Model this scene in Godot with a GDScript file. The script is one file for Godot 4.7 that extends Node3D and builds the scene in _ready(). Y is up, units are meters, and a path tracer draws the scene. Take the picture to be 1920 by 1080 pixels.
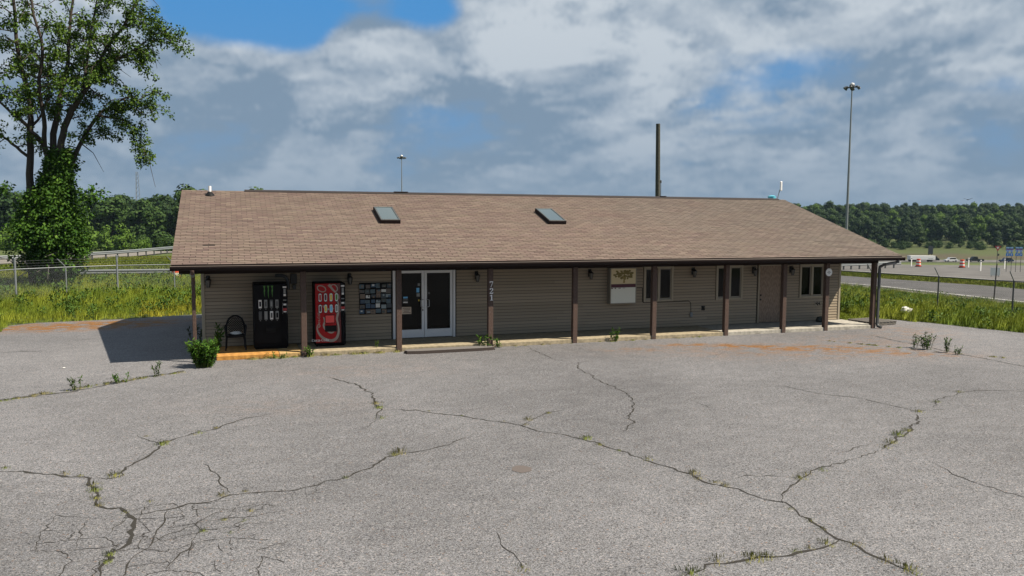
extends Node3D
# Roadside store with a long porch, seen from a low drone position. World: x along the front, z towards the viewer, y up, metres.

class MB:
	var v := PackedVector3Array()
	var n := PackedVector3Array()
	var c := PackedColorArray()
	var col := Color.WHITE
	func tri(a: Vector3, b: Vector3, d: Vector3, nn: Vector3) -> void:
		if (b - a).cross(d - a).dot(nn) > 0.0:
			var t := b
			b = d
			d = t
		v.append(a); v.append(b); v.append(d)
		n.append(nn); n.append(nn); n.append(nn)
		c.append(col); c.append(col); c.append(col)
	func ftri(a: Vector3, b: Vector3, d: Vector3, up := Vector3.UP) -> void:
		var nn := (b - a).cross(d - a)
		if nn.length() < 1e-12:
			return
		nn = nn.normalized()
		if nn.dot(up) < 0.0:
			nn = -nn
		tri(a, b, d, nn)
	func quad(a: Vector3, b: Vector3, d: Vector3, e: Vector3, nn: Vector3) -> void:
		tri(a, b, d, nn)
		tri(a, d, e, nn)
	func smooth(a: Vector3, b: Vector3, d: Vector3, na: Vector3, nb: Vector3, nd: Vector3) -> void:
		if (b - a).cross(d - a).dot(na + nb + nd) > 0.0:
			var t := b
			b = d
			d = t
			t = nb
			nb = nd
			nd = t
		v.append(a); v.append(b); v.append(d)
		n.append(na); n.append(nb); n.append(nd)
		c.append(col); c.append(col); c.append(col)
	func box(p: Vector3, s: Vector3, b := Basis()) -> void:
		var h := s * 0.5
		for ax in 3:
			for sg in [-1.0, 1.0]:
				var w := Vector3.ZERO
				w[ax] = h[ax] * sg
				var u1 := Vector3.ZERO
				var u2 := Vector3.ZERO
				u1[(ax + 1) % 3] = h[(ax + 1) % 3]
				u2[(ax + 2) % 3] = h[(ax + 2) % 3]
				quad(p + b * (w - u1 - u2), p + b * (w + u1 - u2), p + b * (w + u1 + u2), p + b * (w - u1 + u2), (b * w).normalized())
	func bbox(p: Vector3, s: Vector3, bev := 0.01, b := Basis()) -> void:  # box with bevelled edges
		var h := s * 0.5
		bev = minf(bev, minf(h.x, minf(h.y, h.z)) * 0.8)
		for ax in 3:
			var i := (ax + 1) % 3
			var j := (ax + 2) % 3
			for sg in [-1.0, 1.0]:
				var w := Vector3.ZERO
				w[ax] = h[ax] * sg
				var u1 := Vector3.ZERO
				var u2 := Vector3.ZERO
				u1[i] = h[i] - bev
				u2[j] = h[j] - bev
				quad(p + b * (w - u1 - u2), p + b * (w + u1 - u2), p + b * (w + u1 + u2), p + b * (w - u1 + u2), (b * w).normalized())
			for s1 in [-1.0, 1.0]:
				for s2 in [-1.0, 1.0]:
					var e1 := Vector3.ZERO
					var e2 := Vector3.ZERO
					var l := Vector3.ZERO
					e1[i] = s1 * h[i]; e1[j] = s2 * (h[j] - bev)
					e2[i] = s1 * (h[i] - bev); e2[j] = s2 * h[j]
					l[ax] = h[ax] - bev
					var nn := Vector3.ZERO
					nn[i] = s1
					nn[j] = s2
					quad(p + b * (e1 - l), p + b * (e2 - l), p + b * (e2 + l), p + b * (e1 + l), (b * nn).normalized())
		for sx in [-1.0, 1.0]:
			for sy in [-1.0, 1.0]:
				for sz in [-1.0, 1.0]:
					var q := Vector3(sx, sy, sz)
					var o := h * q
					tri(p + b * (o - Vector3(0, bev * sy, bev * sz)), p + b * (o - Vector3(bev * sx, 0, bev * sz)), p + b * (o - Vector3(bev * sx, bev * sy, 0)), (b * q).normalized())
	func tube(pts: Array, rad: Array, sides := 8, caps := true) -> void:
		var rings := []
		var dirs := []
		var side := Vector3.ZERO
		for i in pts.size():
			var d: Vector3 = (pts[mini(i + 1, pts.size() - 1)] - pts[maxi(i - 1, 0)]).normalized()
			if side == Vector3.ZERO:
				side = d.cross(Vector3.UP if absf(d.y) < 0.9 else Vector3.RIGHT).normalized()
			else:
				side = (side - d * side.dot(d)).normalized()
			var up := d.cross(side)
			var ring := []
			for k in sides:
				var a := TAU * k / sides
				ring.append(side * cos(a) + up * sin(a))
			rings.append(ring)
			dirs.append(d)
		for i in pts.size() - 1:
			for k in sides:
				var m := (k + 1) % sides
				var a: Vector3 = pts[i] + rings[i][k] * rad[i]
				var b: Vector3 = pts[i] + rings[i][m] * rad[i]
				var d: Vector3 = pts[i + 1] + rings[i + 1][m] * rad[i + 1]
				var e: Vector3 = pts[i + 1] + rings[i + 1][k] * rad[i + 1]
				smooth(a, b, d, rings[i][k], rings[i][m], rings[i + 1][m])
				smooth(a, d, e, rings[i][k], rings[i + 1][m], rings[i + 1][k])
		if caps:
			for w in [0, pts.size() - 1]:
				for k in range(1, sides - 1):
					tri(pts[w] + rings[w][0] * rad[w], pts[w] + rings[w][k] * rad[w], pts[w] + rings[w][k + 1] * rad[w], dirs[w] * (-1.0 if w == 0 else 1.0))
	func rod(a: Vector3, b: Vector3, r: float, sides := 8, r2 := -1.0) -> void:
		tube([a, b], [r, r if r2 < 0.0 else r2], sides)
	func prism(poly: PackedVector2Array, depth: float, t := Transform3D()) -> void:  # outline in xy, from z 0 to depth
		var idx := Geometry2D.triangulate_polygon(poly)
		var f := (t.basis * Vector3(0, 0, 1)).normalized()
		for k in range(0, idx.size(), 3):
			var q := []
			for m in 3:
				q.append(poly[idx[k + m]])
			tri(t * Vector3(q[0].x, q[0].y, depth), t * Vector3(q[1].x, q[1].y, depth), t * Vector3(q[2].x, q[2].y, depth), f)
			tri(t * Vector3(q[0].x, q[0].y, 0), t * Vector3(q[1].x, q[1].y, 0), t * Vector3(q[2].x, q[2].y, 0), -f)
		var ccw := not Geometry2D.is_polygon_clockwise(poly)
		for k in poly.size():
			var a := poly[k]
			var b := poly[(k + 1) % poly.size()]
			var nn := Vector2((b - a).y, -(b - a).x) * (1.0 if ccw else -1.0)
			quad(t * Vector3(a.x, a.y, 0), t * Vector3(b.x, b.y, 0), t * Vector3(b.x, b.y, depth), t * Vector3(a.x, a.y, depth), (t.basis * Vector3(nn.x, nn.y, 0)).normalized())
	func lathe(prof: Array, seg := 16, o := Vector3.ZERO) -> void:  # prof: Vector2(radius, height)
		for i in prof.size() - 1:
			var p0: Vector2 = prof[i]
			var p1: Vector2 = prof[i + 1]
			var nn := Vector2(p1.y - p0.y, p0.x - p1.x).normalized()
			for k in seg:
				var a := TAU * k / seg
				var b := TAU * (k + 1) / seg
				var ua := Vector3(cos(a), 0, sin(a))
				var ub := Vector3(cos(b), 0, sin(b))
				var na := (ua * nn.x + Vector3.UP * nn.y).normalized()
				var nb := (ub * nn.x + Vector3.UP * nn.y).normalized()
				smooth(o + ua * p0.x + Vector3.UP * p0.y, o + ub * p0.x + Vector3.UP * p0.y, o + ub * p1.x + Vector3.UP * p1.y, na, nb, nb)
				smooth(o + ua * p0.x + Vector3.UP * p0.y, o + ub * p1.x + Vector3.UP * p1.y, o + ua * p1.x + Vector3.UP * p1.y, na, nb, na)
	func mesh() -> ArrayMesh:
		var a := []
		a.resize(Mesh.ARRAY_MAX)
		a[Mesh.ARRAY_VERTEX] = v
		a[Mesh.ARRAY_NORMAL] = n
		a[Mesh.ARRAY_COLOR] = c
		var m := ArrayMesh.new()
		m.add_surface_from_arrays(Mesh.PRIMITIVE_TRIANGLES, a)
		return m

var M := {}
var names := {}
var rng := RandomNumberGenerator.new()

func lin(r: float, g: float, b: float) -> Color:
	return Color(r, g, b).linear_to_srgb()

func mat(key: String, col: Color, rough := 0.8, metal := 0.0, spec := 0.5) -> StandardMaterial3D:
	var m := StandardMaterial3D.new()
	m.resource_name = key
	if col != Color.WHITE:   # measured tones to real base colours under this exposure
		var l := col.srgb_to_linear()
		var k := lerpf(0.62, 0.92, smoothstep(0.3, 0.6, maxf(l.r, maxf(l.g, l.b))))
		var a := col.a
		col = Color(l.r * k, l.g * k, l.b * k).linear_to_srgb()
		col.a = a
	m.albedo_color = col
	m.roughness = rough
	m.metallic = metal
	m.metallic_specular = spec
	M[key] = m
	return m

func noise_tex(sd: int, freq: float, lo: Color, hi: Color, size := 512, oct := 4, mid := 0.5, kind := FastNoiseLite.TYPE_SIMPLEX_SMOOTH) -> NoiseTexture2D:
	var f := FastNoiseLite.new()
	f.seed = sd
	f.noise_type = kind
	f.frequency = freq
	f.fractal_octaves = oct
	var t := NoiseTexture2D.new()
	t.width = size
	t.height = size
	t.seamless = true
	t.noise = f
	var g := Gradient.new()
	g.set_color(0, lo)
	g.set_color(1, hi)
	g.add_point(mid, lo.lerp(hi, 0.5))
	t.color_ramp = g
	return t

func grain(m: StandardMaterial3D, tex: Texture2D, scale: Vector3, bump := 0.0, bt: Texture2D = null) -> void:  # procedural grain in world space
	m.albedo_texture = tex
	m.uv1_triplanar = true
	m.uv1_world_triplanar = true
	m.uv1_scale = scale
	if bump > 0.0:
		m.heightmap_enabled = true
		m.heightmap_texture = bt if bt else tex
		m.heightmap_scale = bump

func numbered(called: String) -> String:
	var k: int = names.get(called, 0)
	names[called] = k + 1
	return called if k == 0 else "%s_%03d" % [called, k]

func tag(o: Node3D, label: String, category: String, group := "", kind := "") -> Node3D:
	o.set_meta("label", label)
	if category:
		o.set_meta("category", category)
	if group:
		o.set_meta("group", group)
	if kind:
		o.set_meta("kind", kind)
	return o

func thing(called: String, label: String, category: String, at := Vector3.ZERO, group := "", turn := 0.0) -> Node3D:
	var o := Node3D.new()
	o.name = numbered(called)
	add_child(o)
	o.position = at
	o.rotation.y = turn
	tag(o, label, category, group)
	return o

func copy(src: Node3D, called: String, label: String, at: Vector3, turn := 0.0) -> Node3D:
	var o: Node3D = src.duplicate()
	o.name = numbered(called)
	add_child(o)
	o.position = at
	o.rotation.y = turn
	o.set_meta("label", label)
	return o

func part(parent: Node, called: String, b, m: Material, at := Vector3.ZERO) -> MeshInstance3D:
	var o := MeshInstance3D.new()
	o.name = numbered(called) if parent == self else called
	o.mesh = b.mesh() if b is MB else b
	o.material_override = m
	parent.add_child(o, true)
	o.position = at
	return o

func struct(called: String, b, m: Material) -> MeshInstance3D:
	var o := part(self, called, b, m)
	o.set_meta("kind", "structure")
	return o

func holder(parent: Node, called: String) -> Node3D:
	var o := Node3D.new()
	o.name = called
	parent.add_child(o, true)
	return o

func lettering(parent: Node, called: String, txt: String, at: Vector3, size: float, m: Material, serif := false, basis := Basis()) -> void:
	var t := TextMesh.new()
	var f := SystemFont.new()
	f.font_names = PackedStringArray(["Droid Serif" if serif else "Droid Sans"])
	f.font_weight = 700
	t.font = f
	t.text = txt
	t.font_size = 32
	t.pixel_size = size / 24.0
	t.depth = 0.004
	t.curve_step = 1.0
	var o := MeshInstance3D.new()
	o.name = called
	o.mesh = t
	o.material_override = m
	parent.add_child(o, true)
	o.position = at
	o.basis = basis

# ---- the lie of the land: level round the store, falling away to the highway and rising to wooded hills beyond
const FW := Vector2(0.33132, -0.94352)
const RT := Vector2(0.94352, 0.33132)
const RA = [0, 48, 60, 80, 115, 300, 322, 345, 380, 430, 520, 620, 760, 2600]
const RH = [0, 0, -0.35, -1.0, -2.05, -11, -11, -10, -8, -5, 3, 6, 4, 0]
const LA = [0, 88, 110, 150, 210, 300, 420, 600, 760, 2600]
const LH = [0, 0, -0.7, -2.4, -5, -6, -3, 2, 3, 0]

func knots(a: float, xs: Array, ys: Array) -> float:
	for i in xs.size() - 1:
		if a <= xs[i + 1]:
			return lerpf(ys[i], ys[i + 1], (a - xs[i]) / (xs[i + 1] - xs[i]))
	return ys[-1]

func ab(x: float, z: float) -> Vector2:
	var v := Vector2(x - 2.0, z - 22.8)
	return Vector2(v.dot(FW), v.dot(RT))

func land(x: float, z: float) -> float:
	var q := ab(x, z)
	if q.x <= 1.0:
		return 0.0
	var t := smoothstep(-0.3, 0.3, q.y / q.x)
	return lerpf(knots(q.x, LA, LH), knots(q.x, RA, RH), t)

func from_ab(a: float, b: float) -> Vector2:
	return Vector2(2.0, 22.8) + FW * a + RT * b

const CRACKS = [
	[2.6,-1.31,9.08,-0.54,9.51,-0.01,9.86,0.13,10.58,0.26,11.12,0.41,11.31,0.59,11.32,0.66,11.60,0.81,11.85,0.83,12.15,0.80,12.40,0.76,12.79,0.63,12.94,0.66,13.29,0.64,13.57],
	[1.8,-0.02,9.85,0.24,9.95,0.43,9.83,0.53,9.35,0.74,8.95,0.88,8.40,1.07,8.03,1.34,7.75,1.68,7.48,1.92,7.16,2.23,6.82,2.72,6.61],
	[1.0,0.87,8.38,0.66,7.96,0.41,7.45],
	[1.7,0.80,11.72,0.97,11.70,1.17,11.65,1.42,11.46,1.67,11.47,1.95,11.24,2.29,11.26,2.72,11.36,3.03,11.24,3.27,11.02,3.56,11.02,4.01,10.62,4.32,10.19,4.58,10.06,4.93,10.02,5.32,9.79,5.97,9.42],
	[1.0,1.95,11.19,1.83,10.77,1.64,10.06,1.54,9.63],
	[0.8,3.18,11.07,3.04,11.55,2.94,11.75],
	[1.2,1.51,11.60,1.55,12.02],
	[1.2,1.17,11.65,1.13,12.07,1.16,12.45,1.05,12.73,0.93,12.91,0.87,13.30,0.90,13.66],
	[0.8,1.88,11.80,1.54,12.31,1.28,12.53,1.05,12.76],
	[1.2,1.63,12.61,1.51,12.95,1.40,13.14,1.29,13.50],
	[1.0,1.94,12.75,2.02,12.44,2.10,12.31],
	[1.0,1.82,12.99,1.87,13.26],
	[1.0,1.76,13.48,1.87,13.81],
	[0.7,0.25,11.68,0.24,12.30,0.31,12.66],
	[0.7,2.72,11.36,2.71,11.78],
	[1.9,4.16,3.15,4.76,4.31,4.85,5.34,4.80,6.30,4.81,6.99,4.64,7.60],
	[1.7,4.81,6.99,5.08,6.98,5.68,7.37,6.19,7.93,6.68,8.46,7.08,8.93,7.24,9.42,7.51,9.78,7.74,10.22,7.91,10.72,8.08,11.19,8.21,11.60,8.29,11.95,8.52,12.48,8.51,12.87,8.74,13.29,8.86,13.73,8.99,13.97,8.93,14.43,8.89,14.87,8.85,15.21,8.88,15.49,8.89,15.77,8.92,16.05,8.94,16.36],
	[1.1,7.08,8.93,7.43,8.62,7.89,8.23,8.31,8.11],
	[1.2,10.40,0.40,10.34,1.63,10.36,2.40,10.55,3.00],
	[1.6,10.84,3.09,10.44,3.98,10.40,4.72,10.23,5.81,10.23,6.71,10.05,7.58,9.68,8.38,9.29,9.03,9.12,9.43,8.70,9.94],
	[1.6,8.99,13.97,9.21,13.66,9.46,13.41,9.90,13.18,10.34,12.95,10.79,12.85,11.34,12.64],
	[2.2,12.30,12.32,13.03,11.86,13.67,11.49,14.32,11.13,14.88,10.54],
	[1.0,15.05,10.38,14.94,9.75,14.83,9.18,14.39,8.54,13.95,7.30],
	[1.0,15.01,10.41,15.90,10.51],
	[1.3,15.60,10.21,16.36,9.68,17.43,9.26,18.02,9.24,18.96,9.60],
	[2.0,8.85,15.21,8.59,15.28,8.23,15.34,7.86,15.39,7.51,15.38,7.23,15.34,6.92,15.34,6.53,15.52],
	[0.9,9.91,13.11,9.66,12.94,9.27,12.83,8.75,12.95],
	[1.0,12.37,12.28,12.35,12.69],
	[1.1,12.45,13.22,12.29,13.73,12.23,14.18,12.33,14.49,12.38,14.81,12.49,15.27],
	[0.9,11.48,12.28,12.40,11.97],
	[0.7,11.16,7.99,11.26,9.05],
	[1.0,5.00,13.70,4.90,14.06,4.92,14.26,4.98,14.49,4.96,14.77],
	[0.8,4.16,8.29,4.37,8.00,4.64,7.62],
	[3.0,-3.10,3.78,-2.56,3.65,-2.03,3.39,-1.36,3.15,-0.69,2.59,-0.08,2.00,0.36,1.65,0.88,1.16],
	[2.4,22.35,1.28,22.16,2.85,22.06,4.38,21.92,5.25,21.86,7.30,21.65,8.62],
	[2.2,-4.15,-3.26,-2.94,-3.17],
	[0.9,12.27,12.34,11.32,12.72]]
const TUFTS = [-0.39,9.49,.9,-0.15,9.68,.5,0.10,10.17,.9,0.16,10.48,.9,0.22,10.84,.8,0.34,9.86,1,0.30,11.15,.6,0.86,8.27,1,0.93,8.12,.6,1.42,7.63,.9,1.34,7.75,.6,1.71,7.41,.5,0.57,7.61,.5,1.84,11.25,.7,2.14,11.18,.4,0.92,11.19,.4,-1.28,8.92,.6,1.63,12.53,.5,1.94,12.67,.4,2.10,12.31,.5,2.19,11.99,.5,1.87,12.22,.4,4.81,6.35,1.1,4.79,6.75,.9,4.69,7.55,1.1,4.57,9.99,1.2,4.45,10.08,.8,3.55,11.01,.5,7.33,8.59,.9,7.89,8.23,.5,7.15,8.91,.6,5.69,7.33,.3,6.20,7.91,.3,6.85,8.56,.3,7.81,10.18,1.0,7.88,10.59,.7,8.26,11.56,1.0,8.03,11.01,.5,8.55,12.46,.9,8.50,12.68,.9,8.62,12.93,.8,8.68,13.10,.6,9.93,13.16,1.0,10.14,13.04,.9,10.54,12.90,.9,12.44,12.23,1.,12.73,12.05,1.,13.24,11.70,1.1,13.62,11.52,.9,15.03,10.42,1.0,16.13,9.82,1.0,17.42,9.23,.8,7.09,15.30,1.2,6.64,15.47,1.3,7.51,15.35,1.2,7.58,15.36,1.0,7.70,15.38,.8,8.32,15.32,.6,8.60,15.27,1.,8.10,15.34,.6,8.88,15.41,.9,8.93,15.86,1.,8.97,16.12,1.2,8.98,16.18,1.,4.96,14.74,.9,3.87,14.58,.1,8.94,14.18,.5,8.91,14.63,.7,8.89,14.86,.6,0.64,11.51,.6,0.65,12.93,.7,0.64,13.15,.6]

func sky_image() -> Image:
	var w := 2048
	var h := 1024
	var im := Image.create(w, h, false, Image.FORMAT_RGBF)
	var f := FastNoiseLite.new()
	f.seed = 21
	f.frequency = 0.5
	f.fractal_octaves = 7
	f.fractal_gain = 0.56
	f.domain_warp_enabled = true
	f.domain_warp_amplitude = 0.4
	f.domain_warp_frequency = 0.9
	# azimuth, elevation, radii, change of cover, change of brightness: gaps of blue and thicker banks
	var spots := [[0.01, 0.232, 0.085, 0.034, -1.5, 0.0], [0.085, 0.215, 0.045, 0.024, -1.0, 0.0], [0.12, 0.245, 0.05, 0.02, -0.5, 0.0], [0.24, 0.245, 0.05, 0.03, -1.3, 0.0], [0.175, 0.172, 0.05, 0.016, -0.1, 0.0], [0.22, 0.195, 0.03, 0.014, -0.3, 0.0], [0.62, 0.165, 0.09, 0.035, -0.20, 0.0], [0.70, 0.185, 0.08, 0.025, -0.16, 0.0], [0.88, 0.15, 0.04, 0.02, -0.45, 0.0],
		[-0.35, 0.35, 0.2, 0.06, -0.8, 0.0], [1.5, 0.4, 0.25, 0.08, -0.8, 0.0], [2.6, 0.5, 0.3, 0.1, -0.8, 0.0], [-1.6, 0.45, 0.3, 0.1, -0.8, 0.0], [0.5, 0.6, 0.3, 0.1, -0.7, 0.0],
		[0.145, 0.20, 0.028, 0.022, 0.7, 0.2], [0.336, 0.225, 0.055, 0.04, 0.7, 0.45], [0.37, 0.185, 0.04, 0.03, 0.4, 0.35], [0.50, 0.155, 0.04, 0.025, 0.4, 0.35], [0.74, 0.225, 0.10, 0.022, 0.5, 0.35], [0.86, 0.20, 0.06, 0.025, 0.4, 0.3], [0.0, 0.150, 0.09, 0.03, 0.7, 0.2], [0.13, 0.13, 0.06, 0.02, 0.4, 0.12],
		[0.265, 0.168, 0.05, 0.02, 0.4, -0.45], [0.42, 0.14, 0.06, 0.025, 0.4, -0.3], [0.49, 0.225, 0.05, 0.03, 0.3, -0.15]]
	var low := Color(0.205, 0.29, 0.385)
	for y in h:
		var el := (0.5 - (y + 0.5) / h) * PI
		var sy := sin(el)
		var ce := cos(el)
		if el < -0.02:
			for x in w:
				im.set_pixel(x, y, Color(0.16, 0.2, 0.22))
			continue
		var s := maxf(sy, 0.0)
		var blue := Color(0.075, 0.31, 0.66).lerp(Color(0.045, 0.24, 0.60), clampf(s * 1.6, 0, 1))
		var haze := exp(-s * 11.0)
		blue = blue.lerp(Color(0.28, 0.42, 0.57), haze)
		var near := []
		for q in spots:
			if absf(el - q[1]) < q[3] * 2.5:
				near.append(q)
		var k := 1.0 / (s + 0.28)
		for x in w:
			var az := (x + 0.5) / w * TAU
			var p := Vector3(sin(az) * ce * k, -cos(az) * ce * k, s * 1.5) * 2.0
			var n := f.get_noise_3dv(p)
			var n2 := f.get_noise_3dv(p + Vector3(0.16, 0.0, 0.20))
			var cover := 0.86 + n * 1.0
			var lit := 0.38 + 2.0 * (n - n2) + 0.5 * n
			for q in near:
				var da: float = wrapf(az - q[0], -PI, PI) / q[2]
				var de: float = (el - q[1]) / q[3]
				var r2 := da * da + de * de
				if r2 < 6.0:
					var g := exp(-r2)
					cover += q[4] * g
					lit += q[5] * g
			cover = smoothstep(0.02, 0.72, cover)
			lit = clampf(lit, 0.0, 1.0) * (1.0 - 0.6 * haze)
			var cl := Color(0.215, 0.30, 0.40).lerp(Color(0.60, 0.655, 0.71), lit)
			var out := blue.lerp(cl, cover * (1.0 - 0.2 * haze))
			out = out.lerp(low, clampf(haze * 0.75, 0, 1))
			im.set_pixel(x, y, out)
	return im

func setup() -> void:
	var cam := Camera3D.new()
	cam.name = "camera"
	add_child(cam)
	cam.position = Vector3(2.0, 3.8026, 22.7968)
	cam.rotation = Vector3(-0.0840, -0.3377, 0.0053)
	cam.fov = 39.27
	cam.far = 4000.0
	cam.current = true
	var env := Environment.new()
	env.background_mode = Environment.BG_SKY
	var sm := PanoramaSkyMaterial.new()
	sm.panorama = ImageTexture.create_from_image(sky_image())
	var sky := Sky.new()
	sky.sky_material = sm
	env.sky = sky
	env.background_energy_multiplier = 0.556
	env.tonemap_mode = Environment.TONE_MAPPER_LINEAR
	env.tonemap_exposure = 1.8
	env.sdfgi_enabled = true
	env.ssao_enabled = true
	env.ssil_enabled = true
	env.fog_enabled = true
	env.fog_density = 0.00007
	env.fog_light_color = Color(0.62, 0.72, 0.84)
	var we := WorldEnvironment.new()
	we.name = "environment"
	we.environment = env
	add_child(we)
	var sun := DirectionalLight3D.new()
	sun.name = "sun"
	add_child(sun)
	sun.light_energy = 1.6
	sun.light_color = Color(1.0, 0.95, 0.87)
	sun.light_angular_distance = 0.5
	sun.shadow_enabled = true
	sun.look_at_from_position(Vector3(0.62, 1.0, 0.425) * 50.0, Vector3.ZERO, Vector3.UP)

func materials() -> void:
	var fine := noise_tex(3, 0.06, Color(0.80, 0.80, 0.80), Color(1, 1, 1), 512, 5)
	var coarse := noise_tex(4, 0.012, Color(0.72, 0.72, 0.72), Color(1, 1, 1), 512, 5)
	var wood := noise_tex(6, 0.03, Color(0.62, 0.6, 0.58), Color(1, 1, 1), 512, 4)
	mat("siding", lin(0.385, 0.315, 0.226), 0.55)
	mat("siding_worn", lin(0.365, 0.30, 0.215), 0.6)
	mat("lap_shade_backing", lin(0.03, 0.028, 0.025), 0.9)  # dark backing behind added board gaps, stands in for lap shade
	mat("siding_pale", lin(0.40, 0.33, 0.238), 0.55)
	mat("trim", lin(0.41, 0.36, 0.27), 0.5)
	grain(mat("post", lin(0.165, 0.10, 0.078), 0.75), wood, Vector3(3.0, 0.6, 3.0))
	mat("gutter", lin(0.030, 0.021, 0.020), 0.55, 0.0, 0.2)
	mat("gutter_lip_sunlit", lin(0.27, 0.22, 0.19), 0.45)  # pale tone paints sunlight caught by the brown gutter's lip
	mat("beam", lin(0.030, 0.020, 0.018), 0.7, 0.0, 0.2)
	mat("soffit", lin(0.16, 0.12, 0.10), 0.8)
	grain(mat("slab_old", lin(0.46, 0.39, 0.265), 0.9), coarse, Vector3(0.9, 0.9, 0.9))
	grain(mat("slab_new", lin(0.50, 0.475, 0.415), 0.9), coarse, Vector3(0.8, 0.8, 0.8))
	grain(mat("slab_rust", lin(0.60, 0.31, 0.075), 0.9), noise_tex(8, 0.02, Color(0.70, 0.66, 0.6), Color(1, 1, 1), 256, 4), Vector3(1.1, 1.1, 1.1))
	grain(mat("slab_tinted", lin(0.57, 0.38, 0.16), 0.9), coarse, Vector3(1.0, 1.0, 1.0))
	mat("white_alu", lin(0.66, 0.68, 0.71), 0.4)
	mat("white_paint", lin(0.74, 0.74, 0.72), 0.55)
	mat("steel", lin(0.42, 0.43, 0.44), 0.35, 0.8)
	mat("galv", lin(0.30, 0.33, 0.35), 0.55, 0.35)
	mat("galv_dark", lin(0.10, 0.11, 0.115), 0.6, 0.2)
	mat("black", lin(0.011, 0.011, 0.013), 0.5, 0.0, 0.15)
	mat("black_gloss", lin(0.009, 0.009, 0.011), 0.3, 0.0, 0.2)
	mat("black_plastic", lin(0.014, 0.014, 0.016), 0.5, 0.0, 0.25)
	mat("black_metal", lin(0.014, 0.013, 0.013), 0.5)
	mat("red", lin(0.42, 0.008, 0.012), 0.3, 0.0, 0.3)
	mat("red_dark", lin(0.13, 0.006, 0.010), 0.25)
	mat("red_panel", lin(0.72, 0.06, 0.06), 0.3)
	mat("silver_print", lin(0.40, 0.34, 0.30), 0.35)
	mat("white_print", lin(0.70, 0.70, 0.70), 0.5)
	mat("green_print", lin(0.07, 0.30, 0.02), 0.4)
	mat("grey_print", lin(0.30, 0.31, 0.31), 0.4)
	mat("dark_print", lin(0.09, 0.095, 0.10), 0.4)
	var glass := mat("pane_glass", Color(0.02, 0.03, 0.04, 0.8), 0.04, 0.0, 0.28)
	glass.transparency = BaseMaterial3D.TRANSPARENCY_ALPHA
	mat("interior", lin(0.55, 0.52, 0.46), 0.9)
	mat("interior_floor", lin(0.28, 0.25, 0.22), 0.8)
	var sk := mat("skylight_glass", lin(0.10, 0.14, 0.15), 0.08)
	sk.metallic_specular = 0.7
	grain(mat("door_wood", lin(0.44, 0.33, 0.25), 0.7), wood, Vector3(2.0, 0.35, 2.0))
	mat("window_frame", lin(0.36, 0.33, 0.27), 0.5)
	mat("maroon", lin(0.10, 0.012, 0.035), 0.5)
	mat("cream", lin(0.62, 0.53, 0.33), 0.5)
	mat("sign_white", lin(0.68, 0.70, 0.64), 0.45)
	mat("sign_case", lin(0.30, 0.28, 0.24), 0.5)
	mat("olive_print", lin(0.24, 0.19, 0.035), 0.5)
	mat("ochre_print", lin(0.36, 0.27, 0.07), 0.5)
	mat("paper", lin(0.55, 0.45, 0.36), 0.8)
	mat("ink", lin(0.06, 0.04, 0.04), 0.8)
	mat("lamp_glass", lin(0.16, 0.16, 0.15), 0.15)
	# roof
	grain(mat("shingle_field", Color.WHITE, 0.92), noise_tex(11, 0.09, Color(0.78, 0.78, 0.78), Color(1, 1, 1), 512, 4), Vector3(1.3, 1.3, 1.3))
	M.shingle_field.vertex_color_use_as_albedo = true
	for k in 7:
		var q := shingle_tone(k / 6.0, 0.0)
		var sm := mat("shingle_%d" % k, Color.WHITE, 0.92)
		sm.albedo_color = q.linear_to_srgb()
		grain(sm, M.shingle_field.albedo_texture, Vector3(1.3, 1.3, 1.3))
	mat("felt", lin(0.055, 0.040, 0.034), 0.95)
	mat("ridge", lin(0.030, 0.022, 0.022), 0.9)
	# ground and plants
	var gm := mat("land", Color.WHITE, 0.95)
	gm.vertex_color_use_as_albedo = true
	grain(gm, noise_tex(14, 0.03, Color(0.50, 0.52, 0.45), Color(1, 1, 1), 512, 6), Vector3(0.12, 0.12, 0.12))
	grain(mat("road", lin(0.14, 0.137, 0.14), 0.9), coarse, Vector3(0.08, 0.08, 0.08))
	grain(mat("road_far", lin(0.19, 0.182, 0.175), 0.9), coarse, Vector3(0.05, 0.05, 0.05))
	grain(mat("gravel", lin(0.31, 0.285, 0.25), 0.95), fine, Vector3(0.5, 0.5, 0.5))
	mat("line_white", lin(0.60, 0.60, 0.58), 0.8)
	mat("crack_soil", lin(0.030, 0.027, 0.022), 1.0)
	mat("tar_edge", lin(0.05, 0.042, 0.04), 1.0, 0.0, 0.1)
	grain(mat("asphalt_pad", lin(0.24, 0.225, 0.22), 0.95), fine, Vector3(1.2, 1.2, 1.2))
	grain(mat("tar_patch", lin(0.19, 0.16, 0.15), 0.95), fine, Vector3(2.2, 2.2, 2.2))
	for q in [["leaf", 0.30], ["grass", 0.25], ["far_leaf", 0.15]]:
		var m := mat(q[0], Color.WHITE, 0.7)
		m.vertex_color_use_as_albedo = true
		m.metallic_specular = 0.3
		m.backlight_enabled = true
		m.backlight = Color(q[1], q[1] * 1.1, q[1] * 0.5).linear_to_srgb()
	grain(mat("bark", lin(0.105, 0.082, 0.066), 0.95), wood, Vector3(1.4, 0.5, 1.4), 2.0)
	grain(mat("pole_wood", lin(0.13, 0.135, 0.105), 0.95), wood, Vector3(2, 0.25, 2))
	grain(mat("pallet_wood", lin(0.27, 0.255, 0.235), 0.9), wood, Vector3(0.8, 2, 2))
	# road furniture and cars
	mat("orange", lin(0.62, 0.055, 0.02), 0.5)
	mat("reflective", lin(0.68, 0.66, 0.62), 0.4)
	mat("blue_sign", lin(0.03, 0.22, 0.66), 0.4)
	mat("blue_pale", lin(0.14, 0.46, 0.80), 0.4)
	mat("sign_red", lin(0.42, 0.02, 0.025), 0.4)
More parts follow.
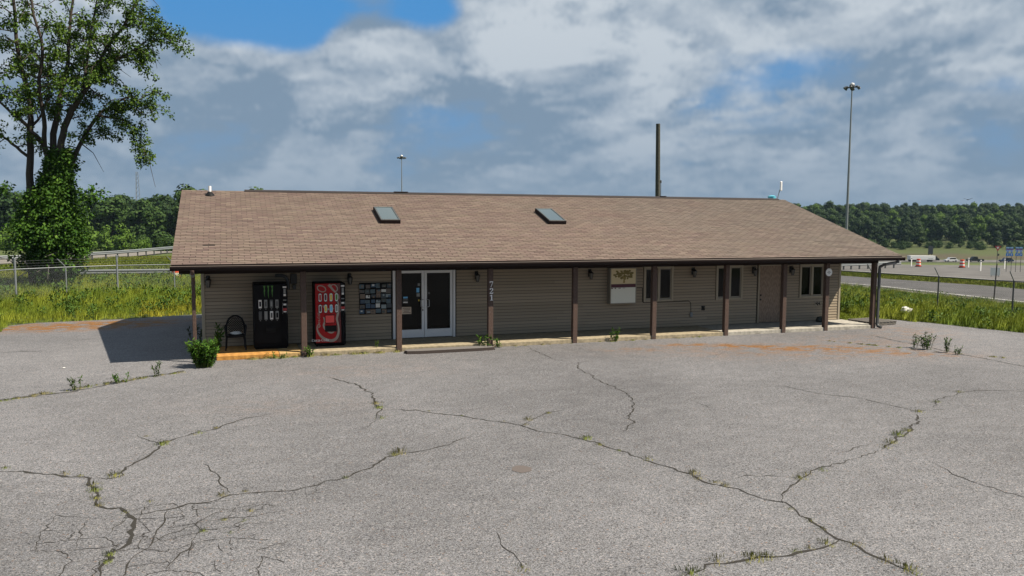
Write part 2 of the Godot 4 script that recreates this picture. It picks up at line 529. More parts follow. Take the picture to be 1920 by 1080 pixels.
	mat("yellow", lin(0.62, 0.46, 0.04), 0.5)
	mat("car_white", lin(0.70, 0.71, 0.72), 0.25)
	mat("car_dark", lin(0.020, 0.026, 0.034), 0.25)
	mat("car_blue", lin(0.015, 0.04, 0.11), 0.25)
	mat("car_glass", lin(0.012, 0.014, 0.016), 0.08)
	mat("tyre", lin(0.015, 0.015, 0.015), 0.9)
	mat("cyan", lin(0.10, 0.46, 0.60), 0.5)
	mat("pvc", lin(0.78, 0.78, 0.78), 0.4)
	mat("litter", lin(0.62, 0.62, 0.60), 0.7)
	mat("bag_green", lin(0.035, 0.05, 0.045), 0.6)
	mat("bird", lin(0.02, 0.02, 0.022), 0.8)

func shingle_tone(t: float, grey: float) -> Color:
	var a := Color(0.305, 0.212, 0.185)
	var b := Color(0.38, 0.295, 0.235)
	var k := a.lerp(b, t) * (0.88 + 0.24 * fmod(t * 3.7, 1.0))
	return k.lerp(Color(0.275, 0.222, 0.188) * (0.8 + 0.4 * t), grey) * 0.51

func asphalt() -> void:
	# one sheet with the lot's outline; stains of rust and wear are in its own texture (25 texels a metre)
	var x0 := -14.0
	var z0 := -13.0
	var span := 44.0
	var res := 1100
	var im := Image.create(res, res, false, Image.FORMAT_RGB8)
	var f := FastNoiseLite.new()
	f.seed = 31
	f.frequency = 0.16
	f.fractal_octaves = 5
	var g := FastNoiseLite.new()
	g.seed = 32
	g.frequency = 0.9
	g.fractal_octaves = 3
	# rust: x, z, half length, half width, turn, strength
	var rust := [[13.3, 1.75, 0.9, 0.35, 0.1, 0.35], [15.3, 1.35, 0.8, 0.3, 0.15, 0.75], [16.9, 2.1, 1.5, 0.33, 0.35, 1.0], [18.0, 3.0, 1.6, 0.35, 0.45, 0.8], [19.2, 3.1, 1.8, 0.3, 0.5, 0.9], [20.5, 4.6, 1.6, 0.4, 0.6, 0.55], [17.5, 3.4, 4.0, 1.3, 0.35, 0.35], [21.5, 2.2, 2.0, 1.3, 0.2, 0.25],
		[-4.4, -9.0, 1.1, 0.7, 0.1, 1.7], [-3.0, -9.2, 1.4, 0.8, 0.0, 1.8], [-1.6, -9.2, 1.4, 0.8, 0.1, 1.6], [-3.0, -8.2, 2.2, 0.7, 0.0, 0.9], [0.4, -9.7, 1.2, 0.5, 0.0, 0.6], [5.0, 2.5, 2.2, 1.0, 0.1, 0.10], [3.0, 6.0, 2.0, 0.9, 0.3, 0.08], [24.5, 0.8, 1.2, 1.6, 0.0, 0.3]]
	for j in res:
		for i in res:
			var x := x0 + span * (i + 0.5) / res
			var z := z0 + span * (j + 0.5) / res
			var n := f.get_noise_2d(x, z)
			var m := g.get_noise_2d(x * 1.3, z * 2.2)
			var v := 0.250 + 0.050 * n + 0.032 * m + 0.060 * f.get_noise_2d(x * 0.3 + 90.0, z * 0.45)
			var c := Color(v * 0.975, v * 0.975, v * 1.035)
			for r in rust:
				var dx: float = x - r[0]
				var dz: float = z - r[1]
				if absf(dx) < r[2] * 2.2 and absf(dz) < r[2] * 2.2:
					var cs := cos(r[4])
					var sn := sin(r[4])
					var u: float = (dx * cs + dz * sn) / r[2]
					var w: float = (-dx * sn + dz * cs) / r[3]
					var k: float = exp(-(u * u + w * w)) * r[5] * clampf(0.55 + 1.6 * m + 1.5 * g.get_noise_2d(x * 2.0 + 40.0, z * 7.0), 0.0, 1.3)
					c = c.lerp(Color(0.31, 0.145, 0.040), clampf(k * 1.15, 0, 0.9))
			im.set_pixel(i, j, c.linear_to_srgb())
	var am := mat("asphalt", Color.WHITE, 0.92)
	am.albedo_texture = ImageTexture.create_from_image(im)
	am.metallic_specular = 0.35
	# aggregate: light and dark stones of a centimetre or two
	var st := Image.create(512, 512, false, Image.FORMAT_RGB8)
	var r2 := RandomNumberGenerator.new()
	r2.seed = 77
	for y in 512:
		for x in 512:
			var v := 0.74 + 0.18 * r2.randfn()
			var hue := r2.randf_range(-0.02, 0.02)
			st.set_pixel(x, y, Color(clampf(v + hue, 0.3, 1), clampf(v, 0.3, 1), clampf(v - hue, 0.3, 1)))
	for k in 6000:
		var px := r2.randi_range(1, 509)
		var py := r2.randi_range(1, 509)
		var bright := r2.randf()
		var c := Color(0.40, 0.40, 0.41) if bright < 0.5 else (Color(1, 0.98, 0.95) if bright < 0.93 else Color(0.86, 0.72, 0.62))
		st.fill_rect(Rect2i(px, py, r2.randi_range(1, 3), r2.randi_range(1, 2)), c)
	am.detail_enabled = true
	am.detail_blend_mode = BaseMaterial3D.BLEND_MODE_MUL
	am.detail_uv_layer = BaseMaterial3D.DETAIL_UV_2
	am.detail_albedo = ImageTexture.create_from_image(st)
	var one := Image.create(4, 4, false, Image.FORMAT_RGB8)
	one.fill(Color.WHITE)
	am.detail_mask = ImageTexture.create_from_image(one)
	var outline := PackedVector2Array([Vector2(-60, -3.2), Vector2(-9, -4.6), Vector2(-6.0, -6.3), Vector2(-5.2, -8.0), Vector2(-5.5, -9.6), Vector2(-4.6, -10.3), Vector2(-3.2, -10.45), Vector2(-1.7, -10.6), Vector2(-0.2, -11.15), Vector2(1.2, -11.4), Vector2(6, -11.6), Vector2(23.6, -11.6), Vector2(24.0, -3.0), Vector2(25.2, -2.35),
		Vector2(26.3, -1.95), Vector2(27.0, -1.0), Vector2(27.3, 0.6), Vector2(27.9, 2.4), Vector2(28.8, 5.5), Vector2(30.5, 10), Vector2(34, 18), Vector2(38, 34), Vector2(-60, 34)])
	var idx := Geometry2D.triangulate_polygon(outline)
	var vs := PackedVector3Array()
	var ns := PackedVector3Array()
	var u1 := PackedVector2Array()
	var u2 := PackedVector2Array()
	for k in range(0, idx.size(), 3):
		var t := [outline[idx[k]], outline[idx[k + 1]], outline[idx[k + 2]]]
		if (t[1] - t[0]).cross(t[2] - t[0]) < 0.0:
			t = [t[0], t[2], t[1]]
		for p in t:
			vs.append(Vector3(p.x, 0, p.y))
			ns.append(Vector3.UP)
			u1.append(Vector2((p.x - x0) / span, (p.y - z0) / span))
			u2.append(p / 4.3)
	var a := []
	a.resize(Mesh.ARRAY_MAX)
	a[Mesh.ARRAY_VERTEX] = vs
	a[Mesh.ARRAY_NORMAL] = ns
	a[Mesh.ARRAY_TEX_UV] = u1
	a[Mesh.ARRAY_TEX_UV2] = u2
	var am2 := ArrayMesh.new()
	am2.add_surface_from_arrays(Mesh.PRIMITIVE_TRIANGLES, a)
	var lot := struct("parking_lot", am2, am)
	# cracks: earth-filled gaps, ragged in width
	rng.seed = 9
	for cr in CRACKS:
		var w: float = cr[0] * 0.0115
		var pts := []
		for k in range(1, cr.size() - 2, 2):
			var p := Vector2(cr[k], cr[k + 1])
			var q: Vector2 = Vector2(cr[k + 2], cr[k + 3])
			var steps := maxi(2, int((q - p).length() / 0.10))
			for s in steps:
				pts.append(p.lerp(q, s / float(steps)))
		pts.append(Vector2(cr[-2], cr[-1]))
		var b := MB.new()
		var jit := 0.0
		var last_l := Vector2.ZERO
		var last_r := Vector2.ZERO
		for i in pts.size():
			var d: Vector2 = (pts[mini(i + 1, pts.size() - 1)] - pts[maxi(i - 1, 0)]).normalized()
			var sd := Vector2(-d.y, d.x)
			jit = clampf(jit * 0.55 + rng.randfn() * 0.028, -0.07, 0.07)
			var ww := w * rng.randf_range(0.3, 1.25) * minf(1.0, 0.25 + 0.18 * minf(i, pts.size() - 1 - i))
			var ctr: Vector2 = pts[i] + sd * jit
			var l := ctr + sd * ww
			var r := ctr - sd * ww
			if i:
				b.quad(Vector3(last_l.x, 0.004, last_l.y), Vector3(last_r.x, 0.004, last_r.y), Vector3(r.x, 0.004, r.y), Vector3(l.x, 0.004, l.y), Vector3.UP)
			last_l = l
			last_r = r
		part(lot, "crack", b, M.crack_soil)
	# fine alligator cracking at the near left: edges of a jittered net of cells
	var net := {}
	for i in 9:
		for j in 9:
			net[Vector2i(i, j)] = Vector2(-0.1 + i * 0.34 + rng.randf_range(-0.13, 0.13), 11.5 + j * 0.36 + rng.randf_range(-0.14, 0.14))
	for i in 8:
		for j in 8:
			for e in [Vector2i(1, 0), Vector2i(0, 1)]:
				if rng.randf() < 0.42:
					continue
				var p: Vector2 = net[Vector2i(i, j)]
				var q: Vector2 = net[Vector2i(i, j) + e]
				var b := MB.new()
				var prev := p
				for s in 6:
					var t := (s + 1) / 6.0
					var nx := p.lerp(q, t) + (Vector2(rng.randf_range(-0.03, 0.03), rng.randf_range(-0.03, 0.03)) if s < 5 else Vector2.ZERO)
					var sd := (nx - prev).orthogonal().normalized() * rng.randf_range(0.002, 0.006)
					b.quad(Vector3(prev.x + sd.x, 0.0045, prev.y + sd.y), Vector3(prev.x - sd.x, 0.0045, prev.y - sd.y), Vector3(nx.x - sd.x, 0.0045, nx.y - sd.y), Vector3(nx.x + sd.x, 0.0045, nx.y + sd.y), Vector3.UP)
					prev = nx
				part(lot, "crack", b, M.crack_soil)
	# oil-dark round patch
	var tp := MB.new()
	var ring := []
	for k in 18:
		var aa := TAU * k / 18.0
		ring.append(Vector3(6.16 + cos(aa) * 0.15 * rng.randf_range(0.85, 1.1), 0.005, 11.45 + sin(aa) * 0.19 * rng.randf_range(0.85, 1.1)))
	for k in 18:
		tp.tri(Vector3(6.16, 0.005, 11.45), ring[k], ring[(k + 1) % 18], Vector3.UP)
	part(lot, "tar_patch", tp, M.tar_patch)
	# worn asphalt ramp in front of the glass doors
	var pad := MB.new()
	var rim := MB.new()
	var inner := []
	var outer := []
	for k in 26:
		var aa := TAU * k / 26.0
		var sx := signf(cos(aa)) * pow(absf(cos(aa)), 0.4)
		var sz := signf(sin(aa)) * pow(absf(sin(aa)), 0.5)
		var jj := rng.randf_range(0.97, 1.03)
		outer.append(Vector3(8.0 + sx * 1.36 * jj, 0.002, 0.30 + sz * 0.26 * jj))
		inner.append(Vector3(8.0 + sx * 1.32 * jj, 0.078, 0.28 + sz * 0.21 * jj))
	for k in 26:
		var m := (k + 1) % 26
		rim.ftri(outer[k], outer[m], inner[m])
		rim.ftri(outer[k], inner[m], inner[k])
		pad.tri(Vector3(8.0, 0.082, 0.25), inner[k], inner[m], Vector3.UP)
	var ramp := part(lot, "door_ramp", pad, M.asphalt_pad)
	part(ramp, "crumbled_edge", rim, M.tar_edge)

func ground() -> void:
	var f := FastNoiseLite.new()
	f.seed = 40
	f.frequency = 0.03
	f.fractal_octaves = 4
	var rad := [0.0]
	var r := 3.0
	while r < 2600.0:
		rad.append(r)
		r *= 1.03
	var seg := 240
	var vs := PackedVector3Array()
	var cs := PackedColorArray()
	for i in rad.size():
		for k in seg:
			var a := TAU * k / seg
			var x: float = 2.0 + rad[i] * sin(a)
			var z: float = 22.8 - rad[i] * cos(a)
			vs.append(Vector3(x, land(x, z) - 0.025, z))
			var q := ab(x, z)
			var n := f.get_noise_2d(x, z)
			var c := Color(0.115, 0.135, 0.022).lerp(Color(0.075, 0.115, 0.018), clampf(0.5 + n, 0, 1))
			if q.x > 55.0 or (q.x > 40.0 and q.y < -0.2 * q.x):
				c = Color(0.115, 0.17, 0.018).lerp(Color(0.17, 0.215, 0.025), clampf(0.5 + 1.2 * n, 0, 1))
			if q.y > 0.25 * q.x and q.x > 118.0:
				c = c * 0.72
			if q.y > 0.25 * q.x and q.x > 318.0:
				var e := smoothstep(322.0, 328.0, q.x) * (1.0 - smoothstep(338.0, 352.0, q.x + 14.0 * n))
				c = c.lerp(Color(0.13, 0.085, 0.05), e * 0.8)
			cs.append(c * 0.72)
	var st := SurfaceTool.new()
	st.begin(Mesh.PRIMITIVE_TRIANGLES)
	for i in vs.size():
		st.set_color(cs[i])
		st.add_vertex(vs[i])
	for i in rad.size() - 1:
		for k in seg:
			var m := (k + 1) % seg
			var a := i * seg + k
			var b := i * seg + m
			st.add_index(a); st.add_index(a + seg); st.add_index(b + seg)
			st.add_index(a); st.add_index(b + seg); st.add_index(b)
	st.generate_normals()
	struct("ground", st.commit(), M.land)
	road_strip("road", [[37.0, 12.0], [37.0, -6.0], [37.6, -19.0], [40.5, -40.0], [44, -62]], [[44.2, 12.0], [44.3, -10.0], [46.3, -24.0], [50.5, -44], [55, -62]], M.road, 0.05)
	road_strip("road", [[44, 20.0], [50.3, -15.2], [56.5, -38.7], [66, -76]], [[130, 10.0], [104, -50.0], [86, -58.0], [74, -78]], M.road_far, 0.05)
	road_strip("gravel_shoulder", [[35.6, 12.0], [35.5, -6.0], [36.2, -19.0], [39.3, -40.0], [43, -62]], [[37.0, 12.0], [37.0, -6.0], [37.6, -19.0], [40.5, -40.0], [44, -62]], M.gravel, 0.035)
	road_strip("road_line", [[37.6, 12.0], [37.6, -6.0], [38.2, -19.0], [41.1, -40.0]], [[37.75, 12.0], [37.75, -6.0], [38.35, -19.0], [41.25, -40.0]], M.line_white, 0.056)
	road_strip("road_line", [[51.6, -15.2], [57.8, -38.7]], [[51.75, -15.2], [57.95, -38.7]], M.line_white, 0.056)
	road_strip("road", [[-48, -44.0], [-16.0, -52.2], [-10.6, -57.2], [-7.2, -63.5], [-4.3, -73.0], [-1, -90]], [[-48, -54.0], [-20.0, -60.0], [-15.5, -65], [-13.0, -71.0], [-10.5, -80.0], [-8, -95]], M.gravel, 0.05)
	var hw0 := []
	var hw1 := []
	for k in 16:
		var bb := 60.0 + k * 14.0
		var p := from_ab(297.0, bb)
		var q := from_ab(320.0, bb)
		hw0.append([p.x, p.y])
		hw1.append([q.x, q.y])
	road_strip("highway", hw0, hw1, M.road_far, 0.06)

func road_strip(called: String, a: Array, b: Array, m: Material, lift: float) -> void:
	var mb := MB.new()
	var rows := []
	for i in a.size() - 1:
		var p0 := Vector2(a[i][0], a[i][1])
		var p1 := Vector2(a[i + 1][0], a[i + 1][1])
		var q0 := Vector2(b[i][0], b[i][1])
		var q1 := Vector2(b[i + 1][0], b[i + 1][1])
		var steps := maxi(2, int((p1 - p0).length() / 2.0))
		for s in steps + (1 if i == a.size() - 2 else 0):
			rows.append([p0.lerp(p1, s / float(steps)), q0.lerp(q1, s / float(steps))])
	var across := clampi(int((rows[0][1] - rows[0][0]).length() / 2.5), 1, 24)
	for i in rows.size() - 1:
		for k in across:
			var c := []
			for w in [[i, k], [i, k + 1], [i + 1, k + 1], [i + 1, k]]:
				var p: Vector2 = rows[w[0]][0].lerp(rows[w[0]][1], w[1] / float(across))
				c.append(Vector3(p.x, land(p.x, p.y) + lift, p.y))
			mb.ftri(c[0], c[1], c[2])
			mb.ftri(c[0], c[2], c[3])
	struct(called, mb, m)

const XL := 0.60
const XR := 24.47
const EAVE := Vector3(0, 2.605, 0.4257)
const SL := Vector3(0, 0.30786, -0.95143)   # up the front slope
const NR := Vector3(0, 0.95143, 0.30786)
const WZ := -1.715
const POSTS = [3.92, 6.58, 9.34, 12.09, 14.86, 17.58, 19.88, 21.66, 23.74]
const HOLES = [[6.72, 8.70, 0.12, 2.30], [15.40, 16.50, 1.06, 2.22], [18.28, 19.34, 1.04, 2.22], [20.02, 21.05, 0.12, 2.24], [21.86, 22.92, 1.02, 2.21]]
const ZX := Basis(Vector3(0, 0, 1), Vector3(0, 1, 0), Vector3(1, 0, 0))

func building() -> void:
	var B := thing("roadside_store", "long low tan-sided store with brown shingle roof and full-length porch", "building", Vector3.ZERO)
	# --- walls
	var wall := holder(B, "front_wall")
	var back := MB.new()
	var cuts := [1.28]
	for h in HOLES:
		cuts.append(h[0])
		cuts.append(h[1])
	cuts.append(23.68)
	for i in cuts.size() - 1:
		var mid: float = (cuts[i] + cuts[i + 1]) * 0.5
		var span: float = cuts[i + 1] - cuts[i]
		var hole = null
		for h in HOLES:
			if mid > h[0] and mid < h[1]:
				hole = h
		if hole == null:
			back.box(Vector3(mid, 1.29, WZ - 0.06), Vector3(span, 2.34, 0.10))
		else:
			back.box(Vector3(mid, (hole[3] + 2.46) * 0.5, WZ - 0.06), Vector3(span, 2.46 - hole[3], 0.10))
			if hole[2] > 0.2:
				back.box(Vector3(mid, (hole[2] + 0.12) * 0.5, WZ - 0.06), Vector3(span, hole[2] - 0.12, 0.10))
	part(wall, "lap_shade_sheathing", back, M.lap_shade_backing)  # wall backing, its dark tone drawing lap shade through the gaps
	var lap := MB.new()   # one lap of siding, lower edge proud; gap added above as shade line
	lap.prism(PackedVector2Array([Vector2(0, 0), Vector2(0.030, 0.0), Vector2(0.030, 0.012), Vector2(0.016, 0.087), Vector2(0, 0.087)]), 1.0, Transform3D(ZX, Vector3.ZERO))
	var lapm := lap.mesh()
	rng.seed = 4
	for row in 23:
		var y := 0.135 + row * 0.1
		var segs := [[1.30, 23.62]]
		for h in HOLES:
			if y + 0.05 > h[2] - 0.03 and y + 0.05 < h[3] + 0.03:
				var nxt := []
				for s in segs:
					if h[0] > s[0] and h[1] < s[1]:
						nxt.append([s[0], h[0] - 0.045])
						nxt.append([h[1] + 0.045, s[1]])
					else:
						nxt.append(s)
				segs = nxt
		for s in segs:
			var x: float = s[0]
			while x < s[1] - 0.01:
				var e: float = minf(s[1], x + rng.randf_range(3.2, 4.9))
				if s[1] - e < 0.6:
					e = s[1]
				var o := part(wall, "siding_board", lapm, M[["siding", "siding_worn", "siding_pale", "siding"][rng.randi() % 4]], Vector3(x, y, WZ - 0.008))
				o.scale.x = e - x - 0.003
				x = e
	for x in [1.28, 23.66]:
		var tr := MB.new()
		tr.bbox(Vector3(x, 1.29, WZ + 0.005), Vector3(0.09, 2.34, 0.07), 0.006)
		part(wall, "corner_trim", tr, M.trim)
	# end walls, back wall, interior
	for q in [[1.27, -1.0], [23.67, 1.0]]:
		var ew := holder(B, "end_wall")
		var sheet := MB.new()
		sheet.prism(PackedVector2Array([Vector2(-9.2, 0.0), Vector2(WZ - 0.02, 0.0), Vector2(WZ - 0.02, 3.22), Vector2(-6.148, 4.64), Vector2(-9.2, 3.65)]), 0.1, Transform3D(ZX, Vector3(q[0] - (0.0 if q[1] < 0 else 0.1), 0.0, 0)))
		part(ew, "lap_shade_sheathing", sheet, M.lap_shade_backing)  # same dark backing, painted shade between the end wall boards
		for row in 45:
			var y: float = 0.135 + row * 0.1
			if y > 4.45:
				break
			var zf := WZ - 0.03
			var zb := -9.18
			if y > 3.1:
				zf = minf(zf, 0.4257 - (y + 0.22 - 2.605) / 0.3236)
			if y > 3.5:
				zb = maxf(zb, -6.148 - (4.55 - y) / 0.3236)
			var bd := MB.new()
			var ox: float = q[0] + 0.001 * q[1]
			bd.prism(PackedVector2Array([Vector2(0, 0), Vector2(0.03 * q[1], 0), Vector2(0.03 * q[1], 0.012), Vector2(0.016 * q[1], 0.087), Vector2(0, 0.087)]), zf - zb, Transform3D(Basis(), Vector3(ox, y, zb)))
			part(ew, "siding_board", bd, M.siding)
	var bw := MB.new()
	bw.box(Vector3(12.47, 1.85, -9.15), Vector3(22.2, 3.7, 0.1))
	part(B, "back_wall", bw, M.siding)
	var inn := MB.new()
	inn.box(Vector3(12.47, 1.4, -4.6), Vector3(22.1, 2.8, 0.06))
	part(B, "partition", inn, M.interior)
	var fl := MB.new()
	fl.box(Vector3(12.47, 0.06, -3.2), Vector3(22.1, 0.12, 2.7))
	part(B, "interior_floor", fl, M.interior_floor)
	var cl := MB.new()
	cl.box(Vector3(12.47, 2.62, -3.2), Vector3(22.1, 0.04, 2.9))
	part(B, "interior_ceiling", cl, M.interior)
	# --- porch slab: older yellowed pour, a rust-stained bay and a newer pale one
	for q in [[1.62, 3.25, "slab_rust"], [3.25, 3.84, "slab_tinted"], [3.84, 9.3, "slab_old"], [9.3, 17.52, "slab_old"], [17.52, 23.86, "slab_new"]]:
		var sb := MB.new()
		sb.bbox(Vector3((q[0] + q[1]) * 0.5, 0.055, -0.90), Vector3(q[1] - q[0] - 0.006, 0.13, 1.74), 0.012)
		part(B, "porch_slab", sb, M[q[2]])
	# --- posts, beam, ceiling
	var pm := MB.new()
	pm.bbox(Vector3(0, 1.18, -0.075), Vector3(0.152, 2.36, 0.15), 0.008)
	var pmesh := pm.mesh()
	for x in POSTS:
		var po := part(B, "porch_post", pmesh, M.post, Vector3(x, 0, 0.0))
		if x == 9.34:
			po.set_meta("label", "porch post with white numerals 721")
			for k in 3:
				lettering(po, "house_number", "721"[k], Vector3(0.02, 1.89 - k * 0.20, 0.004), 0.17, M.white_print, true)
		if x == 14.86 or x == 3.92:
			var br := MB.new()
			br.bbox(Vector3(0, 0.10, -0.074), Vector3(0.162, 0.006, 0.16), 0.002)
			part(po, "strap", br, M.galv_dark)
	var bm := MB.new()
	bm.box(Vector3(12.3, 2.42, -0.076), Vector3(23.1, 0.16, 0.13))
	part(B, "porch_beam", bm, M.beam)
	var so := MB.new()
	so.box(Vector3(12.53, 2.49, -0.66), Vector3(23.7, 0.02, 2.1))
	part(B, "porch_ceiling", so, M.soffit)
	# --- roof
	var roof := holder(B, "roof")
	var deck := MB.new()
	var ridge := Vector3(0, 4.7323, -6.1482)
	var prof := PackedVector2Array([Vector2(0.41, 2.600), Vector2(-6.1482, 4.7223), Vector2(-9.62, 3.60), Vector2(-9.62, 3.50), Vector2(-6.1482, 4.62), Vector2(0.41, 2.50)])
	deck.prism(prof, XR - XL - 0.04, Transform3D(ZX, Vector3(XL + 0.02, 0, 0)))
	part(roof, "roof_deck", deck, M.felt)
	var bk := MB.new()
	bk.col = Color(0.26, 0.19, 0.15)
	bk.prism(PackedVector2Array([Vector2(-6.16, 4.733), Vector2(-9.66, 3.601), Vector2(-9.66, 3.59), Vector2(-6.16, 4.722)]), XR - XL, Transform3D(ZX, Vector3(XL, 0, 0)))
	part(roof, "back_slope", bk, M.shingle_field)
	for q in [[XL, -1.0], [XR, 1.0]]:
		var rk := MB.new()
		rk.prism(PackedVector2Array([Vector2(0.43, 2.595), Vector2(-6.1482, 4.7225), Vector2(-9.64, 3.597), Vector2(-9.64, 3.45), Vector2(-6.1482, 4.57), Vector2(0.43, 2.45)]), 0.025, Transform3D(ZX, Vector3(q[0] - (0.0 if q[1] < 0 else 0.025), 0, 0)))
		part(roof, "rake_board", rk, M.beam)
	# shingle tabs: the 290 nearest are parts of their own, the rest one part
	var tabs := []
	for k in 3:
		var t := MB.new()
		shingle(t, Transform3D(Basis(), Vector3.ZERO), 0.293 - 0.003 * k, 0.014 + 0.002 * k)
		tabs.append(t.mesh())
	var field := MB.new()
	var fn := FastNoiseLite.new()
	fn.seed = 12
	fn.frequency = 0.35
	fn.fractal_octaves = 3
	rng.seed = 12
	var rows := 54
	var basis := Basis(Vector3.RIGHT, NR, -SL)
	for row in rows:
		var s := row * 0.1272
		var off := (0.1525 if row % 2 == 1 else 0.0) + rng.randf_range(-0.012, 0.012)
		var x := XL - 0.02 - off
		var col := 0
		while x < XR:
			var a := maxf(x, XL - 0.015)
			var b := minf(x + 0.305, XR + 0.015)
			var org := Vector3(a, EAVE.y, EAVE.z) + SL * s + Vector3(0, rng.randf_range(0.0, 0.0015), 0)
			var n := fn.get_noise_2d(a * 0.8, s * 1.6)
			var tone := clampf(rng.randf() * 0.8 + 0.1 + 0.25 * n, 0.0, 1.0)
			var grey := clampf((a - 12.0) / 11.0 + 0.5 * n + 0.25 * s / 6.9 - 0.12, 0.0, 0.95)
			var gone := row == 11 and a > 1.3 and a < 1.56
			if not gone and b - a > 0.02:
				if row < 7 and x < 13.2 and b - a > 0.3:
					var o := part(roof, "shingle", tabs[rng.randi() % 3], M["shingle_%d" % clampi(int(tone * 7.0), 0, 6)], org)
					o.basis = basis
				else:
					field.col = shingle_tone(tone, grey)
					shingle(field, Transform3D(basis, org), b - a - 0.013, rng.randf_range(0.013, 0.019))
			x += 0.305
			col += 1
	part(roof, "shingle_field", field, M.shingle_field).set_meta("kind", "stuff")
	var rc := MB.new()
	rc.prism(PackedVector2Array([Vector2(-6.00, 4.705), Vector2(-6.02, 4.735), Vector2(-6.148, 4.782), Vector2(-6.30, 4.735), Vector2(-6.32, 4.70), Vector2(-6.148, 4.745)]), 21.6, Transform3D(ZX, Vector3(2.55, 0.0, 0)))
	part(roof, "ridge_cap", rc, M.ridge)
	for q in [[7.9, 0.5], [18.6, 0.25]]:
		var cap := MB.new()
		cap.bbox(Vector3(q[0], 4.79, -6.16), Vector3(q[1], 0.025, 0.2), 0.008)
		part(roof, "ridge_shingle", cap, M.ridge)
	# vent pipe with its rubber boot
	var vp := holder(roof, "vent_pipe")
	var pv := MB.new()
	pv.tube([Vector3(1.46, 4.50, -5.62), Vector3(1.46, 4.86, -5.62)], [0.05, 0.05], 14)
	part(vp, "pipe", pv, M.pvc)
	var bt := MB.new()
	bt.lathe([Vector2(0.17, 0.0), Vector2(0.15, 0.03), Vector2(0.10, 0.08), Vector2(0.062, 0.13), Vector2(0.05, 0.135)], 14, Vector3(1.46, 4.545, -5.62))
	bt.bbox(Vector3(1.47, 4.50, -5.45), Vector3(0.5, 0.012, 0.36), 0.003, Basis(Vector3.RIGHT, 0.313))
	part(vp, "boot", bt, M.black_plastic)
	# skylights
	for q in [6.88, 12.63]:
		var sk := holder(roof, "skylight")
		var o := Vector3(q, EAVE.y, EAVE.z) + SL * 4.12 + NR * 0.055
		var bs := Basis(Vector3.RIGHT, NR, -SL)
		var cb := MB.new()
		for sd in [-1.0, 1.0]:
			cb.bbox(o + bs * Vector3(sd * 0.30, 0, 0), Vector3(0.05, 0.15, 1.42), 0.01, bs)
			cb.bbox(o + bs * Vector3(0, 0, sd * 0.685), Vector3(0.55, 0.149, 0.05), 0.01, bs)
		part(sk, "curb", cb, M.gutter)
		var fr := MB.new()
		for sd in [-1.0, 1.0]:
			fr.bbox(o + bs * Vector3(sd * 0.285, 0.085, 0), Vector3(0.05, 0.02, 1.40), 0.006, bs)
			fr.bbox(o + bs * Vector3(0, 0.085, sd * 0.675), Vector3(0.52, 0.019, 0.05), 0.006, bs)
		part(sk, "frame", fr, M.galv_dark)
		var gl := MB.new()
		gl.bbox(o + bs * Vector3(0, 0.075, 0), Vector3(0.54, 0.012, 1.32), 0.003, bs)
		part(sk, "pane", gl, M.skylight_glass)
	# --- gutter and downspouts
	var gu := holder(B, "gutter")
	var gp := MB.new()
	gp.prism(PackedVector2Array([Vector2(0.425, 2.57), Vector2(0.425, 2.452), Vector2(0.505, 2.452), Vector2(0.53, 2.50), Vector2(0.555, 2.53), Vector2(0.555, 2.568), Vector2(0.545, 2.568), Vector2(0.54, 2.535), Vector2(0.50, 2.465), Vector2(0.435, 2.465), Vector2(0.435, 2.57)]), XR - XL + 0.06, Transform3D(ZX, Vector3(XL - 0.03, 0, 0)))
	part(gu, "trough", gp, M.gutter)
	var lp := MB.new()
	lp.bbox(Vector3((XL + XR) * 0.5, 2.574, 0.546), Vector3(XR - XL + 0.06, 0.013, 0.03), 0.004)
	part(gu, "lip", lp, M.gutter_lip_sunlit)  # lip of the brown gutter, catching of light put into its colour
	for x in [XL - 0.03, XR + 0.03]:
		var ec := MB.new()
		ec.box(Vector3(x, 2.51, 0.49), Vector3(0.006, 0.125, 0.128))
		part(gu, "end_cap", ec, M.gutter)
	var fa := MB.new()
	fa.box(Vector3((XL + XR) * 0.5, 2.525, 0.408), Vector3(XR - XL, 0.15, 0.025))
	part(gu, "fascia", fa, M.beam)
	var so2 := MB.new()
	so2.box(Vector3((XL + XR) * 0.5, 2.462, 0.20), Vector3(XR - XL - 0.06, 0.012, 0.39))
	part(gu, "soffit", so2, M.soffit)
	for q in [[1.10, 0.50, 0.0], [23.875, 0.50, 0.36]]:
		var x: float = q[0]
		var ds := holder(B, "downspout")
		var dm := MB.new()
		dm.tube([Vector3(x + q[2], 2.47, q[1]), Vector3(x + q[2], 2.42, q[1]), Vector3(x + q[2] * 0.9, 2.37, 0.40), Vector3(x + q[2] * 0.25, 2.29, 0.12), Vector3(x, 2.2, 0.03), Vector3(x, 2.1, 0.03)], [0.055, 0.052, 0.05, 0.05, 0.052, 0.052], 10)
		dm.bbox(Vector3(x, 1.13, 0.03), Vector3(0.095, 2.0, 0.075), 0.012)
		dm.tube([Vector3(x, 0.16, 0.03), Vector3(x, 0.09, 0.06), Vector3(x + 0.03, 0.055, 0.2)], [0.052, 0.052, 0.05], 10)
		part(ds, "pipe", dm, M.galv_dark if x > 5.0 else M.post)
		var el := MB.new()
		el.tube([Vector3(x + q[2] * 0.93, 2.375, 0.42), Vector3(x + q[2] * 0.4, 2.31, 0.19)], [0.056, 0.056], 10)
		part(ds, "elbow", el, M.galv)
	# --- glass double door
	var gd := holder(B, "glass_door")
	gd.set_meta("label", "white aluminium double glass doors behind a porch post")
	var jm := MB.new()
	for x in [6.755, 8.665]:
		jm.bbox(Vector3(x, 1.21, WZ + 0.01), Vector3(0.07, 2.18, 0.10), 0.006)
	jm.bbox(Vector3(7.71, 2.27, WZ + 0.01), Vector3(1.84, 0.07, 0.10), 0.006)
	part(gd, "frame", jm, M.white_alu)
